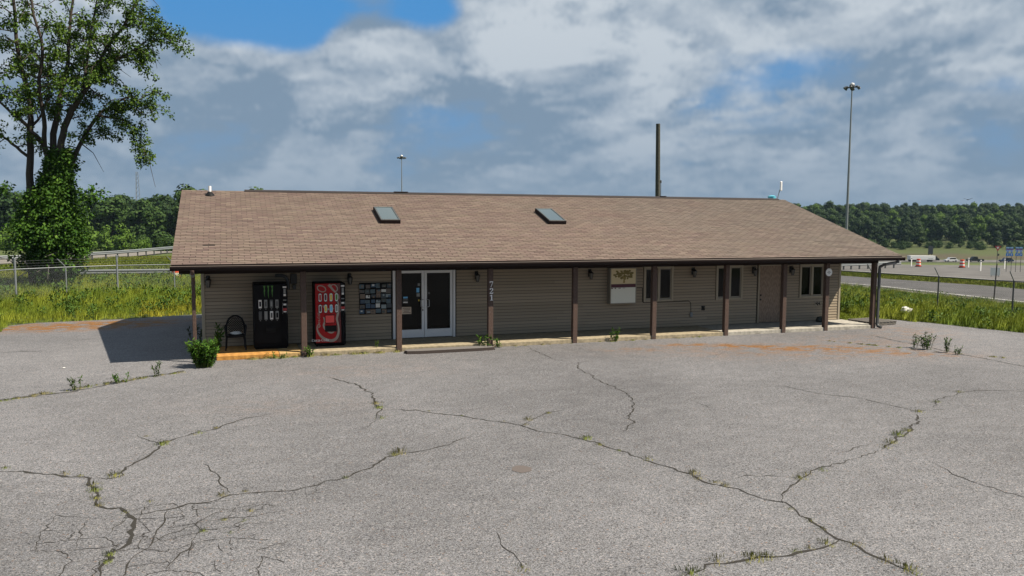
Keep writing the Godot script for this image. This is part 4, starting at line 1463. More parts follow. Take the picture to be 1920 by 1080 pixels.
func lump(b: MB, o: Vector3, r: Vector3, sd: int, rough: float) -> void:
	var f := FastNoiseLite.new()
	f.seed = sd
	f.frequency = 1.1
	var g := []
	for i in 9:
		var row := []
		for k in 14:
			var th := PI * i / 8.0
			var ph := TAU * k / 14.0
			var d := Vector3(sin(th) * cos(ph), cos(th), sin(th) * sin(ph))
			row.append(o + d * r * (1.0 + rough * 1.6 * f.get_noise_3dv(d * 1.6)))
		g.append(row)
	for i in 8:
		for k in 14:
			var m := (k + 1) % 14
			var up: Vector3 = (g[i][k] + g[i + 1][m]) * 0.5 - o
			b.ftri(g[i][k], g[i][m], g[i + 1][m], up)
			b.ftri(g[i][k], g[i + 1][m], g[i + 1][k], up)

# ---- fences, masts, road furniture, vehicles
func fence(label: String, pts: Array, rail: float, m: Material, mesh_m: Material, arms: Array, wires: bool) -> void:
	var F := thing("chain_link_fence", label, "fence", Vector3(pts[0][0], 0, pts[0][1]))
	var o := Vector3(pts[0][0], 0, pts[0][1])
	var P := []
	for p in pts:
		P.append(Vector3(p[0], land(p[0], p[1]), p[1]) - o)
	for i in P.size():
		var b := MB.new()
		var thick := 0.045 if arms[i] == 2 else 0.03
		b.rod(P[i] + Vector3(0, -0.05, 0), P[i] + Vector3(0, rail + (0.46 if arms[i] == 2 else 0.03), 0), thick, 10)
		if arms[i] == 2:
			b.lathe([Vector2(thick + 0.006, 0), Vector2(thick + 0.006, 0.03), Vector2(0, 0.055)], 10, P[i] + Vector3(0, rail + 0.46, 0))
		var po := part(F, "fence_post", b, m)
		if arms[i] == 1:
			var d: Vector3 = (P[mini(i + 1, P.size() - 1)] - P[maxi(i - 1, 0)]).normalized().cross(Vector3.UP)
			if label.contains("left"):
				d = Vector3(-0.6, 0, 0.4).normalized()
			b = MB.new()
			b.rod(P[i] + Vector3(0, rail + 0.02, 0), P[i] + Vector3(0, rail + 0.40, 0) + d * 0.36, 0.02, 6)
			part(po, "barbed_wire_arm", b, M.galv)
	for i in P.size() - 1:
		var b := MB.new()
		b.rod(P[i] + Vector3(0, rail, 0), P[i + 1] + Vector3(0, rail, 0), 0.022, 8)
		part(F, "top_rail", b, m)
		var L = (P[i + 1] - P[i]).length()
		var w := MB.new()
		var hgt := rail - 0.05
		var step := 0.075
		var n := int((L + hgt) / step)
		for k in n:
			for s in [0, 1]:
				var x0 := -hgt + k * step
				var ya := 0.0
				var yb := hgt
				var xa := x0
				var xb := x0 + hgt
				if xa < 0.0:
					ya = -xa
					xa = 0.0
				if xb > L:
					yb = hgt - (xb - L)
					xb = L
				if yb <= ya:
					continue
				var u = (P[i + 1] - P[i]) / L
				var qa = P[i] + u * (xa if s == 0 else L - xa) + Vector3(0, 0.05 + ya, 0)
				var qb = P[i] + u * (xb if s == 0 else L - xb) + Vector3(0, 0.05 + yb, 0)
				w.tube([qa, qb], [0.0021, 0.0021], 3, false)
		part(F, "wire_mesh", w, mesh_m).set_meta("kind", "stuff")
	if wires:
		for k in 3:
			var b := MB.new()
			for i in P.size() - 1:
				var d = Vector3(-0.6, 0, 0.4).normalized() if label.contains("left") else (P[-1] - P[0]).normalized().cross(Vector3.UP)
				var off = Vector3(0, rail + 0.12 + 0.12 * k, 0) + d * (0.1 + 0.11 * k)
				b.tube([P[i] + off, P[i + 1] + off], [0.003, 0.003], 3, false)
			part(F, "barbed_wire", b, M.galv)

func outside_things() -> void:
	fence("grey chain-link fence in the tall grass left of the store", [[-12.5, -9.0], [-9.6, -13.8], [-7.0, -18.4], [-5.2, -19.6], [-3.15, -20.6], [-0.6, -20.9], [2.0, -21.2], [4.6, -21.5]], 1.5, M.galv, M.galv, [1, 2, 2, 1, 2, 1, 2, 1], true)
	fence("dark chain-link fence in the tall grass right of the store", [[27.5, -11.4], [28.25, -8.6], [29.0, -5.75], [29.77, -2.86], [30.5, -0.05], [31.25, 2.8], [32.0, 5.7], [32.8, 8.8]], 1.55, M.galv_dark, M.galv_dark, [1, 1, 1, 1, 1, 1, 1, 1], false)
	var ns := thing("warning_sign", "small red and white sign hung on the left chain-link fence", "sign", Vector3(-7.55, 1.18, -17.40), "", 0.9)
	var b := MB.new()
	b.box(Vector3.ZERO, Vector3(0.24, 0.32, 0.004))
	part(ns, "plate", b, M.sign_red)
	b = MB.new()
	b.box(Vector3(0, -0.02, 0.003), Vector3(0.14, 0.10, 0.004))
	part(ns, "print", b, M.white_print)
	# utility pole
	var up := thing("utility_pole", "bare weathered wooden utility pole rising behind the roof", "pole", Vector3(31.97, land(31.97, -30.27), -30.27))
	b = MB.new()
	b.tube([Vector3(0.12, -0.2, 0), Vector3(0.05, 5.0, 0), Vector3(-0.05, 11.2, 0)], [0.20, 0.185, 0.155], 14)
	part(up, "pole", b, M.pole_wood)
	b = MB.new()
	b.tube([Vector3(0.28, 0.0, 0.1), Vector3(0.22, 6.9, 0.1)], [0.025, 0.025], 6)
	b.bbox(Vector3(0.22, 7.0, 0.1), Vector3(0.09, 0.2, 0.09), 0.01)
	part(up, "conduit", b, M.galv_dark)
	# high-mast lights
	high_mast("tall high-mast highway light with a ring of lamps, right of the store", Vector3(110.1, 0, -98.2), 28.4, 1.0)
	high_mast("thin high-mast light far behind the middle of the roof", Vector3(54.7, 0, -234.2), 23.6, 1.0)
	# lattice tower
	var tw := thing("lattice_tower", "thin lattice radio tower beyond the trees on the left", "tower", Vector3(-39.8, land(-39.8, -415.8), -415.8))
	var H := 26.5 - land(-39.8, -415.8)
	b = MB.new()
	for s in 3:
		var a := TAU * s / 3.0
		b.rod(Vector3(cos(a) * 1.9, 0, sin(a) * 1.9), Vector3(cos(a) * 0.55, H, sin(a) * 0.55), 0.11, 5)
	part(tw, "leg_frame", b, M.galv)
	b = MB.new()
	for k in 14:
		for s in 3:
			var a0 := TAU * s / 3.0
			var a1 := TAU * (s + 1) / 3.0
			var r0 := lerpf(1.9, 0.55, k / 14.0)
			var r1 := lerpf(1.9, 0.55, (k + 1) / 14.0)
			b.rod(Vector3(cos(a0) * r0, H * k / 14.0, sin(a0) * r0), Vector3(cos(a1) * r1, H * (k + 1) / 14.0, sin(a1) * r1), 0.06, 4)
	part(tw, "bracing", b, M.galv)
	# guard rails
	guard_rail("galvanised guard rail along the road behind the left fence", [[-44, -45.5], [-30, -48.5], [-15.4, -51.4], [-13.0, -53.4], [-10.3, -56.3], [-8.3, -60.0], [-6.6, -64.2], [-5.0, -69.0], [-3.9, -73.2], [-2, -82]], 0.75)
	guard_rail("short guard rail end seen beside the right porch post", [[58, -41.0], [62, -43.0], [65.5, -44.4], [68.8, -45.6], [71.6, -46.6]], 0.72)
	guard_rail("low rail line in the mown grass behind the left fence", [[-9.0, -34.0], [-5.0, -33.8], [-1.2, -33.5], [3.0, -33.2]], 0.55)
	# traffic drums
	var dr := thing("traffic_drum", "orange and white traffic drum at the road junction, left of the pair", "traffic drum", Vector3(77.6, land(77.6, -50.0) + 0.05, -50.0), "orange and white traffic drums")
	b = MB.new()
	b.lathe([Vector2(0.0, 0.02), Vector2(0.36, 0.0), Vector2(0.36, 0.06), Vector2(0.28, 0.08)], 14)
	part(dr, "base", b, M.tyre)
	for k in 5:
		b = MB.new()
		var r0 := 0.28 - 0.018 * k
		b.lathe([Vector2(r0, 0.08 + k * 0.17), Vector2(r0 - 0.012, 0.08 + (k + 1) * 0.17)] + ([Vector2(0.0, 0.94)] if k == 4 else []), 14)
		part(dr, "band", b, M.orange if k % 2 == 0 else M.reflective)
	copy(dr, "traffic_drum", "orange and white traffic drum at the road junction, right of the pair", Vector3(79.2, land(79.2, -45.5) + 0.05, -45.5))
	copy(dr, "traffic_drum", "orange traffic drum behind the left fence near the store corner", Vector3(-1.13, land(-1.1, -31.5), -31.5))
	# delineator posts
	var dp := thing("delineator_post", "white delineator post beside the left traffic drum", "post", Vector3(78.6, land(78.6, -52.0), -52.0), "white delineator posts along the junction")
	b = MB.new()
	b.bbox(Vector3(0, 0.55, 0), Vector3(0.14, 1.15, 0.05), 0.01)
	part(dp, "post", b, M.white_paint)
	b = MB.new()
	b.box(Vector3(0, 1.0, 0.028), Vector3(0.10, 0.12, 0.004))
	part(dp, "reflector", b, M.galv_dark)
	copy(dp, "delineator_post", "white delineator post beside the right traffic drum", Vector3(82.0, land(82.0, -47.1), -47.1))
	copy(dp, "delineator_post", "white delineator post in front of the dark pickup", Vector3(71.1, land(71.1, -36.2), -36.2))
	copy(dp, "delineator_post", "white delineator post left of the blue route signs", Vector3(80.6, land(80.6, -41.4), -41.4))
	# yield sign
	var ys := thing("yield_sign", "red and white triangular yield sign left of the blue signs", "road sign", Vector3(90.2, land(90.2, -50.3), -50.3), "", -0.55)
	b = MB.new()
	b.rod(Vector3(0, -0.1, 0), Vector3(0, 2.45, 0), 0.035, 8)
	part(ys, "pole", b, M.galv_dark)
	b = MB.new()
	b.prism(PackedVector2Array([Vector2(-0.36, 2.52), Vector2(0.36, 2.52), Vector2(0, 1.88)]), 0.015, Transform3D(Basis(), Vector3(0, 0, 0.04)))
	var yp := part(ys, "plate", b, M.sign_red)
	b = MB.new()
	b.prism(PackedVector2Array([Vector2(-0.17, 2.42), Vector2(0.17, 2.42), Vector2(0, 2.10)]), 0.004, Transform3D(Basis(), Vector3(0, 0, 0.056)))
	part(yp, "white_centre", b, M.reflective)
	b = MB.new()
	b.box(Vector3(0.12, 1.45, 0.03), Vector3(0.16, 0.26, 0.02))
	part(ys, "lower_plate", b, M.galv_dark)
	# blue route signs
	for k in 2:
		var rs := thing("route_sign", ["blue route sign panel with up arrows at the right edge", "blue route sign panel with slanting arrows at the right edge"][k], "road sign", Vector3(70.9 + 1.0 * k, land(71, -33) - 0.1, -33.05 + 0.15 * k), "blue route sign panels", -0.6)
		for s in [-0.2, 0.2]:
			b = MB.new()
			b.rod(Vector3(s, 0, 0), Vector3(s, 2.5, 0), 0.02, 6)
			part(rs, "pole", b, M.galv_dark)
		for s in 2:
			var x := -0.155 + s * 0.31
			b = MB.new()
			b.box(Vector3(x, 2.42, 0.03), Vector3(0.28, 0.14, 0.012))
			var pl := part(rs, "header_plate", b, M.blue_pale)
			b = MB.new()
			b.box(Vector3(x, 2.42, 0.038), Vector3(0.2, 0.05, 0.003))
			part(pl, "print", b, M.white_print)
			b = MB.new()
			b.prism(PackedVector2Array([Vector2(x - 0.14, 2.32), Vector2(x + 0.14, 2.32), Vector2(x + 0.145, 2.12), Vector2(x + 0.09, 2.0), Vector2(x, 1.95), Vector2(x - 0.09, 2.0), Vector2(x - 0.145, 2.12)]), 0.012, Transform3D(Basis(), Vector3(0, 0, 0.024)))
			pl = part(rs, "shield", b, M.blue_sign)
			b = MB.new()
			b.box(Vector3(x, 2.285, 0.038), Vector3(0.27, 0.06, 0.003))
			part(pl, "red_band", b, M.sign_red)
			lettering(pl, "number", "24" if s == 0 else "69", Vector3(x, 2.12, 0.038), 0.2, M.white_print)
			b = MB.new()
			b.box(Vector3(x, 1.78, 0.03), Vector3(0.28, 0.26, 0.012))
			pl = part(rs, "arrow_plate", b, M.blue_sign)
			b = MB.new()
			var tr := Transform3D(Basis(Vector3(0, 0, 1), -0.75 * k), Vector3(x, 1.78, 0.037))
			b.prism(PackedVector2Array([Vector2(-0.02, -0.1), Vector2(0.02, -0.1), Vector2(0.02, 0.02), Vector2(0.06, 0.02), Vector2(0, 0.11), Vector2(-0.06, 0.02), Vector2(-0.02, 0.02)]), 0.003, tr)
			part(pl, "arrow", b, M.white_print)
	# white panel and leaning stake by the near road
	var wp := thing("panel_sign", "blank white rectangular sign panel standing between the two roads", "road sign", Vector3(58.1, land(58.1, -23.8), -23.8), "", -0.6)
	b = MB.new()
	b.box(Vector3(0, 0.45, 0), Vector3(0.66, 0.62, 0.02))
	part(wp, "panel", b, M.sign_white)
	for s in [-0.25, 0.25]:
		b = MB.new()
		b.rod(Vector3(s, -0.1, -0.02), Vector3(s, 0.7, -0.02), 0.02, 6)
		part(wp, "leg", b, M.galv_dark)
	b = MB.new()
	b.tube([Vector3(0, -0.1, 0), Vector3(0.06, 1.78, 0.02)], [0.03, 0.028], 6)
	tag(part(self, "leaning_stake", b, M.black_metal, Vector3(37.4, 0.0, -6.6)), "thin dark stake leaning in the grass before the near road", "stake")
	# signs seen under the left eave
	var bs := thing("message_sign", "blue and yellow sign seen beyond the left fence under the eave", "road sign", Vector3(-0.05, land(-0.1, -31.8), -31.8))
	for k in 6:
		b = MB.new()
		b.box(Vector3(-0.32 + k * 0.15, 0.55, 0), Vector3(0.12, 0.34, 0.02))
		part(bs, "panel", b, [M.yellow, M.blue_pale, M.blue_sign, M.reflective, M.blue_pale, M.yellow][k])
	b = MB.new()
	b.box(Vector3(0.05, 0.2, -0.02), Vector3(0.9, 0.05, 0.03))
	b.rod(Vector3(-0.3, -0.1, -0.03), Vector3(-0.3, 0.7, -0.03), 0.03, 6)
	b.rod(Vector3(0.4, -0.1, -0.03), Vector3(0.4, 0.7, -0.03), 0.03, 6)
	part(bs, "stand", b, M.galv_dark)
	# vehicles on the highway
	car("white_suv", "white sport utility vehicle on the distant highway", "car", Vector3(257.8, 0, -208.5), M.car_white, 4.6, 1.65, false)
	car("pickup_truck", "dark pickup truck on the distant highway right of the white car", "truck", Vector3(266.3, 0, -205.5), M.car_dark, 6.0, 2.0, true)
	car("blue_car", "dark blue car on the distant highway below the blue signs", "car", Vector3(277.4, 0, -201.6), M.car_blue, 4.8, 1.6, false)
	var y := land(247.3, -212.2)
	var tl := thing("semi_trailer", "white box trailer on the distant highway behind the left traffic drum", "truck", Vector3(247.3, y, -212.2), "", -0.3377)
	b = MB.new()
	b.bbox(Vector3(0, 1.55, 0), Vector3(9.4, 1.5, 2.5), 0.04)
	var tb := part(tl, "box", b, M.car_white)
	b = MB.new()
	b.box(Vector3(2.9, 1.2, 1.256), Vector3(1.8, 0.16, 0.01))
	part(tb, "marking", b, M.grey_print)
	b = MB.new()
	b.box(Vector3(0, 0.7, 0), Vector3(9.0, 0.2, 1.6))
	part(tl, "chassis", b, M.black_metal)
	for q in [-3.8, -2.7, 3.2]:
		for s in [-1.0, 1.0]:
			b = MB.new()
			b.rod(Vector3(q, 0.5, s * 1.2), Vector3(q, 0.5, s * 0.9), 0.5, 14)
			part(tl, "wheel", b, M.tyre)
	b = MB.new()
	b.prism(PackedVector2Array([Vector2(4.75, 0.6), Vector2(6.3, 0.6), Vector2(6.2, 1.3), Vector2(5.6, 1.5), Vector2(5.2, 2.1), Vector2(4.75, 2.2)]), 2.3, Transform3D(Basis(), Vector3(0, 0, -1.15)))
	part(tl, "tractor", b, M.car_dark)
	b = MB.new()
	b.box(Vector3(0, 2.2, 0), Vector3(2.6, 3.4, 0.06))
	b.rod(Vector3(-0.8, 0, -0.1), Vector3(-0.8, 3.6, -0.1), 0.1, 6)
	b.rod(Vector3(0.8, 0, -0.1), Vector3(0.8, 3.6, -0.1), 0.1, 6)
	var p := from_ab(338.0, 338.0 * 0.518)
	tag(part(self, "sign_board", b, M.car_dark, Vector3(p.x, land(p.x, p.y) + 0.3, p.y)), "dark back of a large sign on the bank above the white trailer", "road sign")
	# bird
	var bd := thing("bird", "dark bird gliding above the wooded hill on the right", "bird", Vector3(62.2, 5.75, -30.2), "", 0.4)
	b = MB.new()
	b.tube([Vector3(0.16, 0.02, 0), Vector3(0.10, 0, 0), Vector3(0.0, 0, 0), Vector3(-0.12, 0.01, 0), Vector3(-0.2, 0.015, 0)], [0.008, 0.03, 0.04, 0.022, 0.03], 8)
	part(bd, "body", b, M.bird)
	for s in [-1.0, 1.0]:
		b = MB.new()
		b.prism(PackedVector2Array([Vector2(0.06, 0), Vector2(0.09, 0.14), Vector2(0.02, 0.36), Vector2(-0.03, 0.34), Vector2(-0.05, 0.12), Vector2(-0.07, 0)]), 0.01, Transform3D(Basis(Vector3(1, 0, 0), Vector3(0, 0.35, s), Vector3(0, 1, 0)), Vector3.ZERO))
		part(bd, "wing", b, M.bird)
	# litter
	b = MB.new()
	lump(b, Vector3(0, 0.1, 0), Vector3(0.24, 0.14, 0.18), 12, 0.3)
	tag(part(self, "litter_bag", b, M.litter, Vector3(28.0, 0.12, -2.75)), "crumpled white plastic bag in the grass by the lot's right edge", "litter")
	b = MB.new()
	lump(b, Vector3(0, 0.0, 0), Vector3(0.035, 0.012, 0.025), 13, 0.3)
	var scrap := part(self, "paper_scrap", b, M.litter, Vector3(-2.0, 0.018, 0.0))
	tag(scrap, "white paper scrap on the left part of the parking lot", "litter")

func high_mast(label: String, at: Vector3, top: float, k: float) -> void:
	var y := land(at.x, at.z)
	var o := thing("high_mast_light", label, "street light", Vector3(at.x, y, at.z), "high-mast highway lights")
	var h := top - y
	var b := MB.new()
	b.tube([Vector3(0, -0.3, 0), Vector3(0, h * 0.5, 0), Vector3(0, h, 0)], [0.26, 0.20, 0.11], 12)
	part(o, "mast", b, M.galv)
	b = MB.new()
	b.lathe([Vector2(0, h + 0.35), Vector2(0.45, h + 0.3), Vector2(0.5, h), Vector2(0.3, h - 0.5), Vector2(0.16, h - 0.7)], 12)
	part(o, "head", b, M.galv_dark)
	b = MB.new()
	b.lathe([Vector2(0.0, h + 0.72), Vector2(0.35, h + 0.6), Vector2(0.42, h + 0.34)], 12)
	part(o, "dome", b, M.pvc)
	for i in 6:
		var a := TAU * i / 6.0 + 0.35
		var d := Vector3(cos(a), 0, sin(a))
		b = MB.new()
		b.rod(Vector3(0, h - 0.1, 0), Vector3(0, h - 0.15, 0) + d * 0.8, 0.06, 6)
		b.tube([Vector3(0, h - 0.02, 0) + d * 0.75, Vector3(0, h - 0.1, 0) + d * 1.1, Vector3(0, h - 0.38, 0) + d * 1.4], [0.10, 0.19, 0.28], 8)
		part(o, "luminaire", b, M.galv_dark)

func guard_rail(label: String, pts: Array, h: float) -> void:
	var o := Vector3(pts[0][0], 0, pts[0][1])
	var G := thing("guard_rail", label, "guard rail", o, "guard rails")
	var P := []
	for p in pts:
		P.append(Vector3(p[0], land(p[0], p[1]), p[1]) - o)
	var prof := [Vector2(0.0, 0.0), Vector2(0.05, -0.05), Vector2(0.05, -0.10), Vector2(0.0, -0.15), Vector2(0.05, -0.20), Vector2(0.05, -0.25), Vector2(0.0, -0.31)]
	var posts := 0.0
	for i in P.size() - 1:
		var b := MB.new()
		var d: Vector3 = (P[i + 1] - P[i]).normalized()
		var s := d.cross(Vector3.UP)
		for k in prof.size() - 1:
			var e0: Vector3 = s * prof[k].x + Vector3(0, h + prof[k].y, 0)
			var e1: Vector3 = s * prof[k + 1].x + Vector3(0, h + prof[k + 1].y, 0)
			b.ftri(P[i] + e0, P[i] + e1, P[i + 1] + e1, s)
			b.ftri(P[i] + e0, P[i + 1] + e1, P[i + 1] + e0, s)
		part(G, "rail_beam", b, M.galv)
		var L = (P[i + 1] - P[i]).length()
		while posts < L:
			var q: Vector3 = P[i] + (P[i + 1] - P[i]) * (posts / L)
			b = MB.new()
			b.box(q - s * 0.08 + Vector3(0, h * 0.5 - 0.05, 0), Vector3(0.12, h, 0.12))
			part(G, "rail_post", b, M.galv_dark)
			posts += 1.9
		posts -= L

func car(called: String, label: String, category: String, at: Vector3, paint: Material, L: float, H: float, pickup: bool) -> void:
	var o := thing(called, label, category, Vector3(at.x, land(at.x, at.z) + 0.06, at.z), "vehicles on the distant highway", -0.3377)
	var h := L * 0.5
	var b := MB.new()
	var side := PackedVector2Array([Vector2(-h, 0.35), Vector2(-h + 0.05, H * 0.52), Vector2(-h * 0.55, H * 0.56), Vector2(h * 0.9, H * 0.56), Vector2(h, H * 0.45), Vector2(h, 0.35)])
	b.prism(side, 1.8, Transform3D(Basis(), Vector3(0, 0, -0.9)))
	part(o, "body", b, paint)
	b = MB.new()
	var roof := PackedVector2Array([Vector2(-h * 0.55, H * 0.555), Vector2(-h * 0.28, H), Vector2(h * 0.62, H * 0.98), Vector2(h * 0.88, H * 0.555)])
	if pickup:
		roof = PackedVector2Array([Vector2(-h * 0.50, H * 0.555), Vector2(-h * 0.28, H), Vector2(h * 0.18, H), Vector2(h * 0.26, H * 0.555)])
	b.prism(roof, 1.6, Transform3D(Basis(), Vector3(0, 0, -0.8)))
	part(o, "cab", b, paint)
	b = MB.new()
	var inset := PackedVector2Array()
	var mid := (roof[0] + roof[1] + roof[2] + roof[3]) * 0.25
	for p in roof:
		inset.append(mid + (p - mid) * Vector2(0.86, 0.72))
	b.prism(inset, 1.63, Transform3D(Basis(), Vector3(0, 0, -0.815)))
	part(o, "side_window", b, M.car_glass)
	for x in [-h * 0.62, h * 0.62]:
		for s in [-1.0, 1.0]:
			b = MB.new()
			b.rod(Vector3(x, 0.34, s * 0.70), Vector3(x, 0.34, s * 0.93), 0.34, 14)
			var w := part(o, "wheel", b, M.tyre)
			b = MB.new()
			b.rod(Vector3(x, 0.34, s * 0.92), Vector3(x, 0.34, s * 0.945), 0.2, 10)
			part(w, "rim", b, M.galv)
	b = MB.new()
	b.box(Vector3(-h - 0.005, H * 0.42, 0.6), Vector3(0.03, 0.14, 0.3))
	b.box(Vector3(-h - 0.005, H * 0.42, -0.6), Vector3(0.03, 0.14, 0.3))
	part(o, "headlight", b, M.reflective)

# ---- plants
func leaf_card(b: MB, p: Vector3, dir: Vector3, up: Vector3, len: float, wid: float, nn: Vector3) -> void:  # a pointed leaf of four corners, slightly folded
	var s := dir.cross(up).normalized() * wid * 0.5
	var m := p + dir * len * 0.45 - up * len * 0.05
	b.tri(p, m + s, m - s, nn)
	b.tri(m + s, p + dir * len, m - s, nn)

func rdir() -> Vector3:
	var z := rng.randf_range(-1, 1)
	var a := rng.randf() * TAU
	var r := sqrt(1.0 - z * z)
	return Vector3(r * cos(a), z, r * sin(a))

func leaf_tone(k: int) -> Color:
	var c: Color
	match k:
		0: c = Color(0.055, 0.12, 0.016).lerp(Color(0.125, 0.21, 0.024), rng.randf())   # big tree
		1: c = Color(0.04, 0.11, 0.014).lerp(Color(0.13, 0.25, 0.026), rng.randf() * rng.randf())       # vine, young weeds
		2: c = Color(0.018, 0.046, 0.014).lerp(Color(0.042, 0.082, 0.020), rng.randf())  # dark wood
		3: c = Color(0.030, 0.070, 0.016).lerp(Color(0.068, 0.122, 0.025), rng.randf())   # mid wood
		_: c = Color(0.08, 0.16, 0.022).lerp(Color(0.14, 0.24, 0.03), rng.randf())       # bright shrubs
	return c * 0.68

func cluster(b: MB, p: Vector3, r: float, n: int, size: float, tone: int) -> void:
	for k in n:
		var d := rdir()
		var q := p + d * r * pow(rng.randf(), 0.5)
		b.col = leaf_tone(tone)
		var dir := (rdir() + Vector3(0, -0.5, 0) + d * 0.5).normalized()
		var nn := (rdir() * 0.8 + d * 0.6 + Vector3(0, 0.7, 0)).normalized()
		leaf_card(b, q, dir, (nn - dir * nn.dot(dir)).normalized(), size * rng.randf_range(0.7, 1.3), size * rng.randf_range(0.6, 0.95), nn)

func big_tree() -> void:
	var T := thing("vine_covered_tree", "tall multi-stemmed tree with vine-wrapped lower trunk behind the left fence", "tree", Vector3(-6.81, 0, -24.79))
	var stems := [
		[[[-0.87, -0.05, -0.33], [-0.85, 2.9, -0.32], [-0.8, 5.4, -0.3], [-0.72, 7.84, -0.4], [-0.67, 9.7, -0.5], [-0.96, 11.3, -0.5], [-1.13, 13.2, -0.3], [-1.05, 16.3, 0.2]], 0.27, 0.07],
		[[[0.08, -0.05, 0.0], [0.13, 2.6, 0.03], [0.26, 4.6, 0.07], [0.39, 6.5, 0.12]], 0.42, 0.3],
		[[[0.25, 6.3, 0.04], [0.01, 7.4, 0.1], [-0.45, 8.1, 0.3], [-0.87, 8.65, 0.5], [-1.56, 9.3, 0.6], [-2.78, 10.8, 0.9]], 0.19, 0.04],
		[[[0.32, 6.3, 0.09], [0.4, 8.1, -0.2], [0.6, 9.2, -0.4], [0.75, 10.3, -0.6], [1.07, 11.9, -0.8], [1.24, 13.7, -0.9], [1.55, 16.4, -0.9]], 0.21, 0.06],
		[[[0.5, 6.3, 0.21], [0.97, 8.1, 0.5], [1.32, 9.06, 0.7], [1.95, 10.0, 0.9], [2.5, 10.95, 1.0], [3.19, 12.4, 1.1], [4.13, 13.75, 1.3], [4.87, 15.3, 1.4]], 0.22, 0.05],
		[[[0.6, 6.0, 0.1], [1.2, 6.7, -0.1], [1.63, 7.7, -0.4], [2.43, 9.2, -0.7], [3.1, 9.75, -0.8], [3.94, 10.3, -0.9], [4.7, 9.9, -1.0]], 0.17, 0.03],
		[[[0.01, 7.4, 0.1], [0.12, 8.8, 0.5], [0.03, 10.3, 0.9], [0.31, 12.1, 1.2], [-0.07, 14.3, 1.3], [-0.23, 16.4, 1.3]], 0.14, 0.05],
		[[[1.95, 10.0, 0.9], [2.14, 11.6, 0.4], [2.32, 13.2, 0.1], [2.74, 15.6, -0.2]], 0.12, 0.04],
		[[[2.5, 10.95, 1.0], [3.55, 11.7, 1.5], [4.67, 12.4, 1.9], [5.7, 13.2, 2.1]], 0.10, 0.02],
		[[[2.43, 9.2, -0.7], [3.46, 9.1, -0.9], [4.22, 8.6, -1.0], [4.6, 7.2, -1.0]], 0.085, 0.015],
		[[[-0.8, 6.9, -0.36], [-1.51, 7.56, -0.2], [-2.08, 8.1, 0.0], [-2.6, 9.0, 0.2]], 0.10, 0.03],
		[[[-0.70, 8.4, -0.4], [-0.23, 9.06, -0.6], [0.1, 10.3, -1.0], [0.0, 12.0, -1.6]], 0.09, 0.03]]
	var bark := MB.new()
	var twigs := MB.new()
	var leaves := MB.new()
	rng.seed = 101
	for s in stems:
		var pts := []
		var rad := []
		var n: int = s[0].size()
		for i in n - 1:
			var p := []
			for q in [maxi(i - 1, 0), i, i + 1, mini(i + 2, n - 1)]:
				p.append(Vector3(s[0][q][0], s[0][q][1], s[0][q][2]))
			for k in 4:
				pts.append(p[1].cubic_interpolate(p[2], p[0], p[3], k / 4.0) + rdir() * 0.03)
				rad.append(lerpf(s[1], s[2], (i + k / 4.0) / (n - 1)) * 0.84)
		pts.append(Vector3(s[0][n - 1][0], s[0][n - 1][1], s[0][n - 1][2]))
		rad.append(s[2])
		bark.tube(pts, rad, 10)
		# side branches with hanging leafy twigs
		for i in pts.size():
			var y: float = pts[i].y
			if y < 7.4 or (rad[i] > 0.2):
				continue
			var cnt := 2 if y > 9.4 else (1 if rng.randf() < 0.3 else 0)
			if y > 11.5:
				cnt = 3
			for c in cnt:
				var out: Vector3 = rdir()
				out.y = out.y * 0.5 + 0.15
				out = (out + Vector3(pts[i].x - 0.5, 0, pts[i].z) * 0.10).normalized()
				var L := rng.randf_range(0.7, 2.1)
				var e: Vector3 = pts[i] + out * L + Vector3(0, -0.14 * L * L, 0)
				var mid: Vector3 = pts[i] + out * L * 0.55 + Vector3(0, 0.1, 0)
				twigs.tube([pts[i], mid, e], [minf(rad[i] * 0.5, 0.04), 0.018, 0.008], 5, false)
				var dens := rng.randf()
				if dens < 0.2:
					continue
				for m in 4:
					var t := 0.4 + 0.2 * m
					var cp: Vector3 = pts[i].lerp(mid, t * 2.0) if t < 0.5 else mid.lerp(e, t * 2.0 - 1.0)
					cluster(leaves, cp + rdir() * 0.12, rng.randf_range(0.18, 0.34), int(rng.randf_range(20, 40)), 0.13, 0)
	for q in [[4.6, 7.2, -1.0, 18], [4.5, 7.8, -1.0, 14], [4.3, 8.4, -1.0, 12], [3.6, 8.9, -0.9, 10], [-2.6, 9.0, 0.2, 12], [-2.2, 8.3, 0.1, 10], [2.0, 8.2, -0.5, 8], [2.6, 8.5, -0.7, 8], [-3.0, 10.8, 0.9, 14], [5.6, 13.1, 2.1, 12], [4.9, 12.4, 1.9, 10], [4.9, 10.0, -1.0, 12], [1.7, 7.9, -0.2, 9]]:
		for k in q[3]:
			cluster(leaves, Vector3(q[0], q[1], q[2]) + rdir() * rng.randf_range(0.1, 0.6), 0.28, 26, 0.125, 0)
	part(T, "trunk", bark, M.bark)
	part(T, "branches", twigs, M.bark)
	part(T, "crown", leaves, M.leaf)
	# vine wrapping the lower trunks
	var vine := MB.new()
	var f := FastNoiseLite.new()
	f.seed = 8
	f.frequency = 0.55
	for k in 1450:
		var y := rng.randf_range(0.25, 7.2)
		var a := rng.randf() * TAU
		var w := 1.38 * smoothstep(-0.9, 2.4, y) * (1.0 - 0.70 * smoothstep(4.0, 6.2, y)) + 0.15
		var c := Vector3(0.10 + 0.20 * maxf(y - 3.8, 0.0), y, 0.0)
		var d := Vector3(cos(a), 0, sin(a))
		var lump_r := w * (0.92 + 1.0 * f.get_noise_3d(d.x * 2.2, y * 0.9, d.z * 2.2))
		if lump_r < 0.15:
			continue
		cluster(vine, c + d * lump_r * sqrt(rng.randf_range(0.35, 1.0)), rng.randf_range(0.2, 0.42), 22, 0.15, 1)
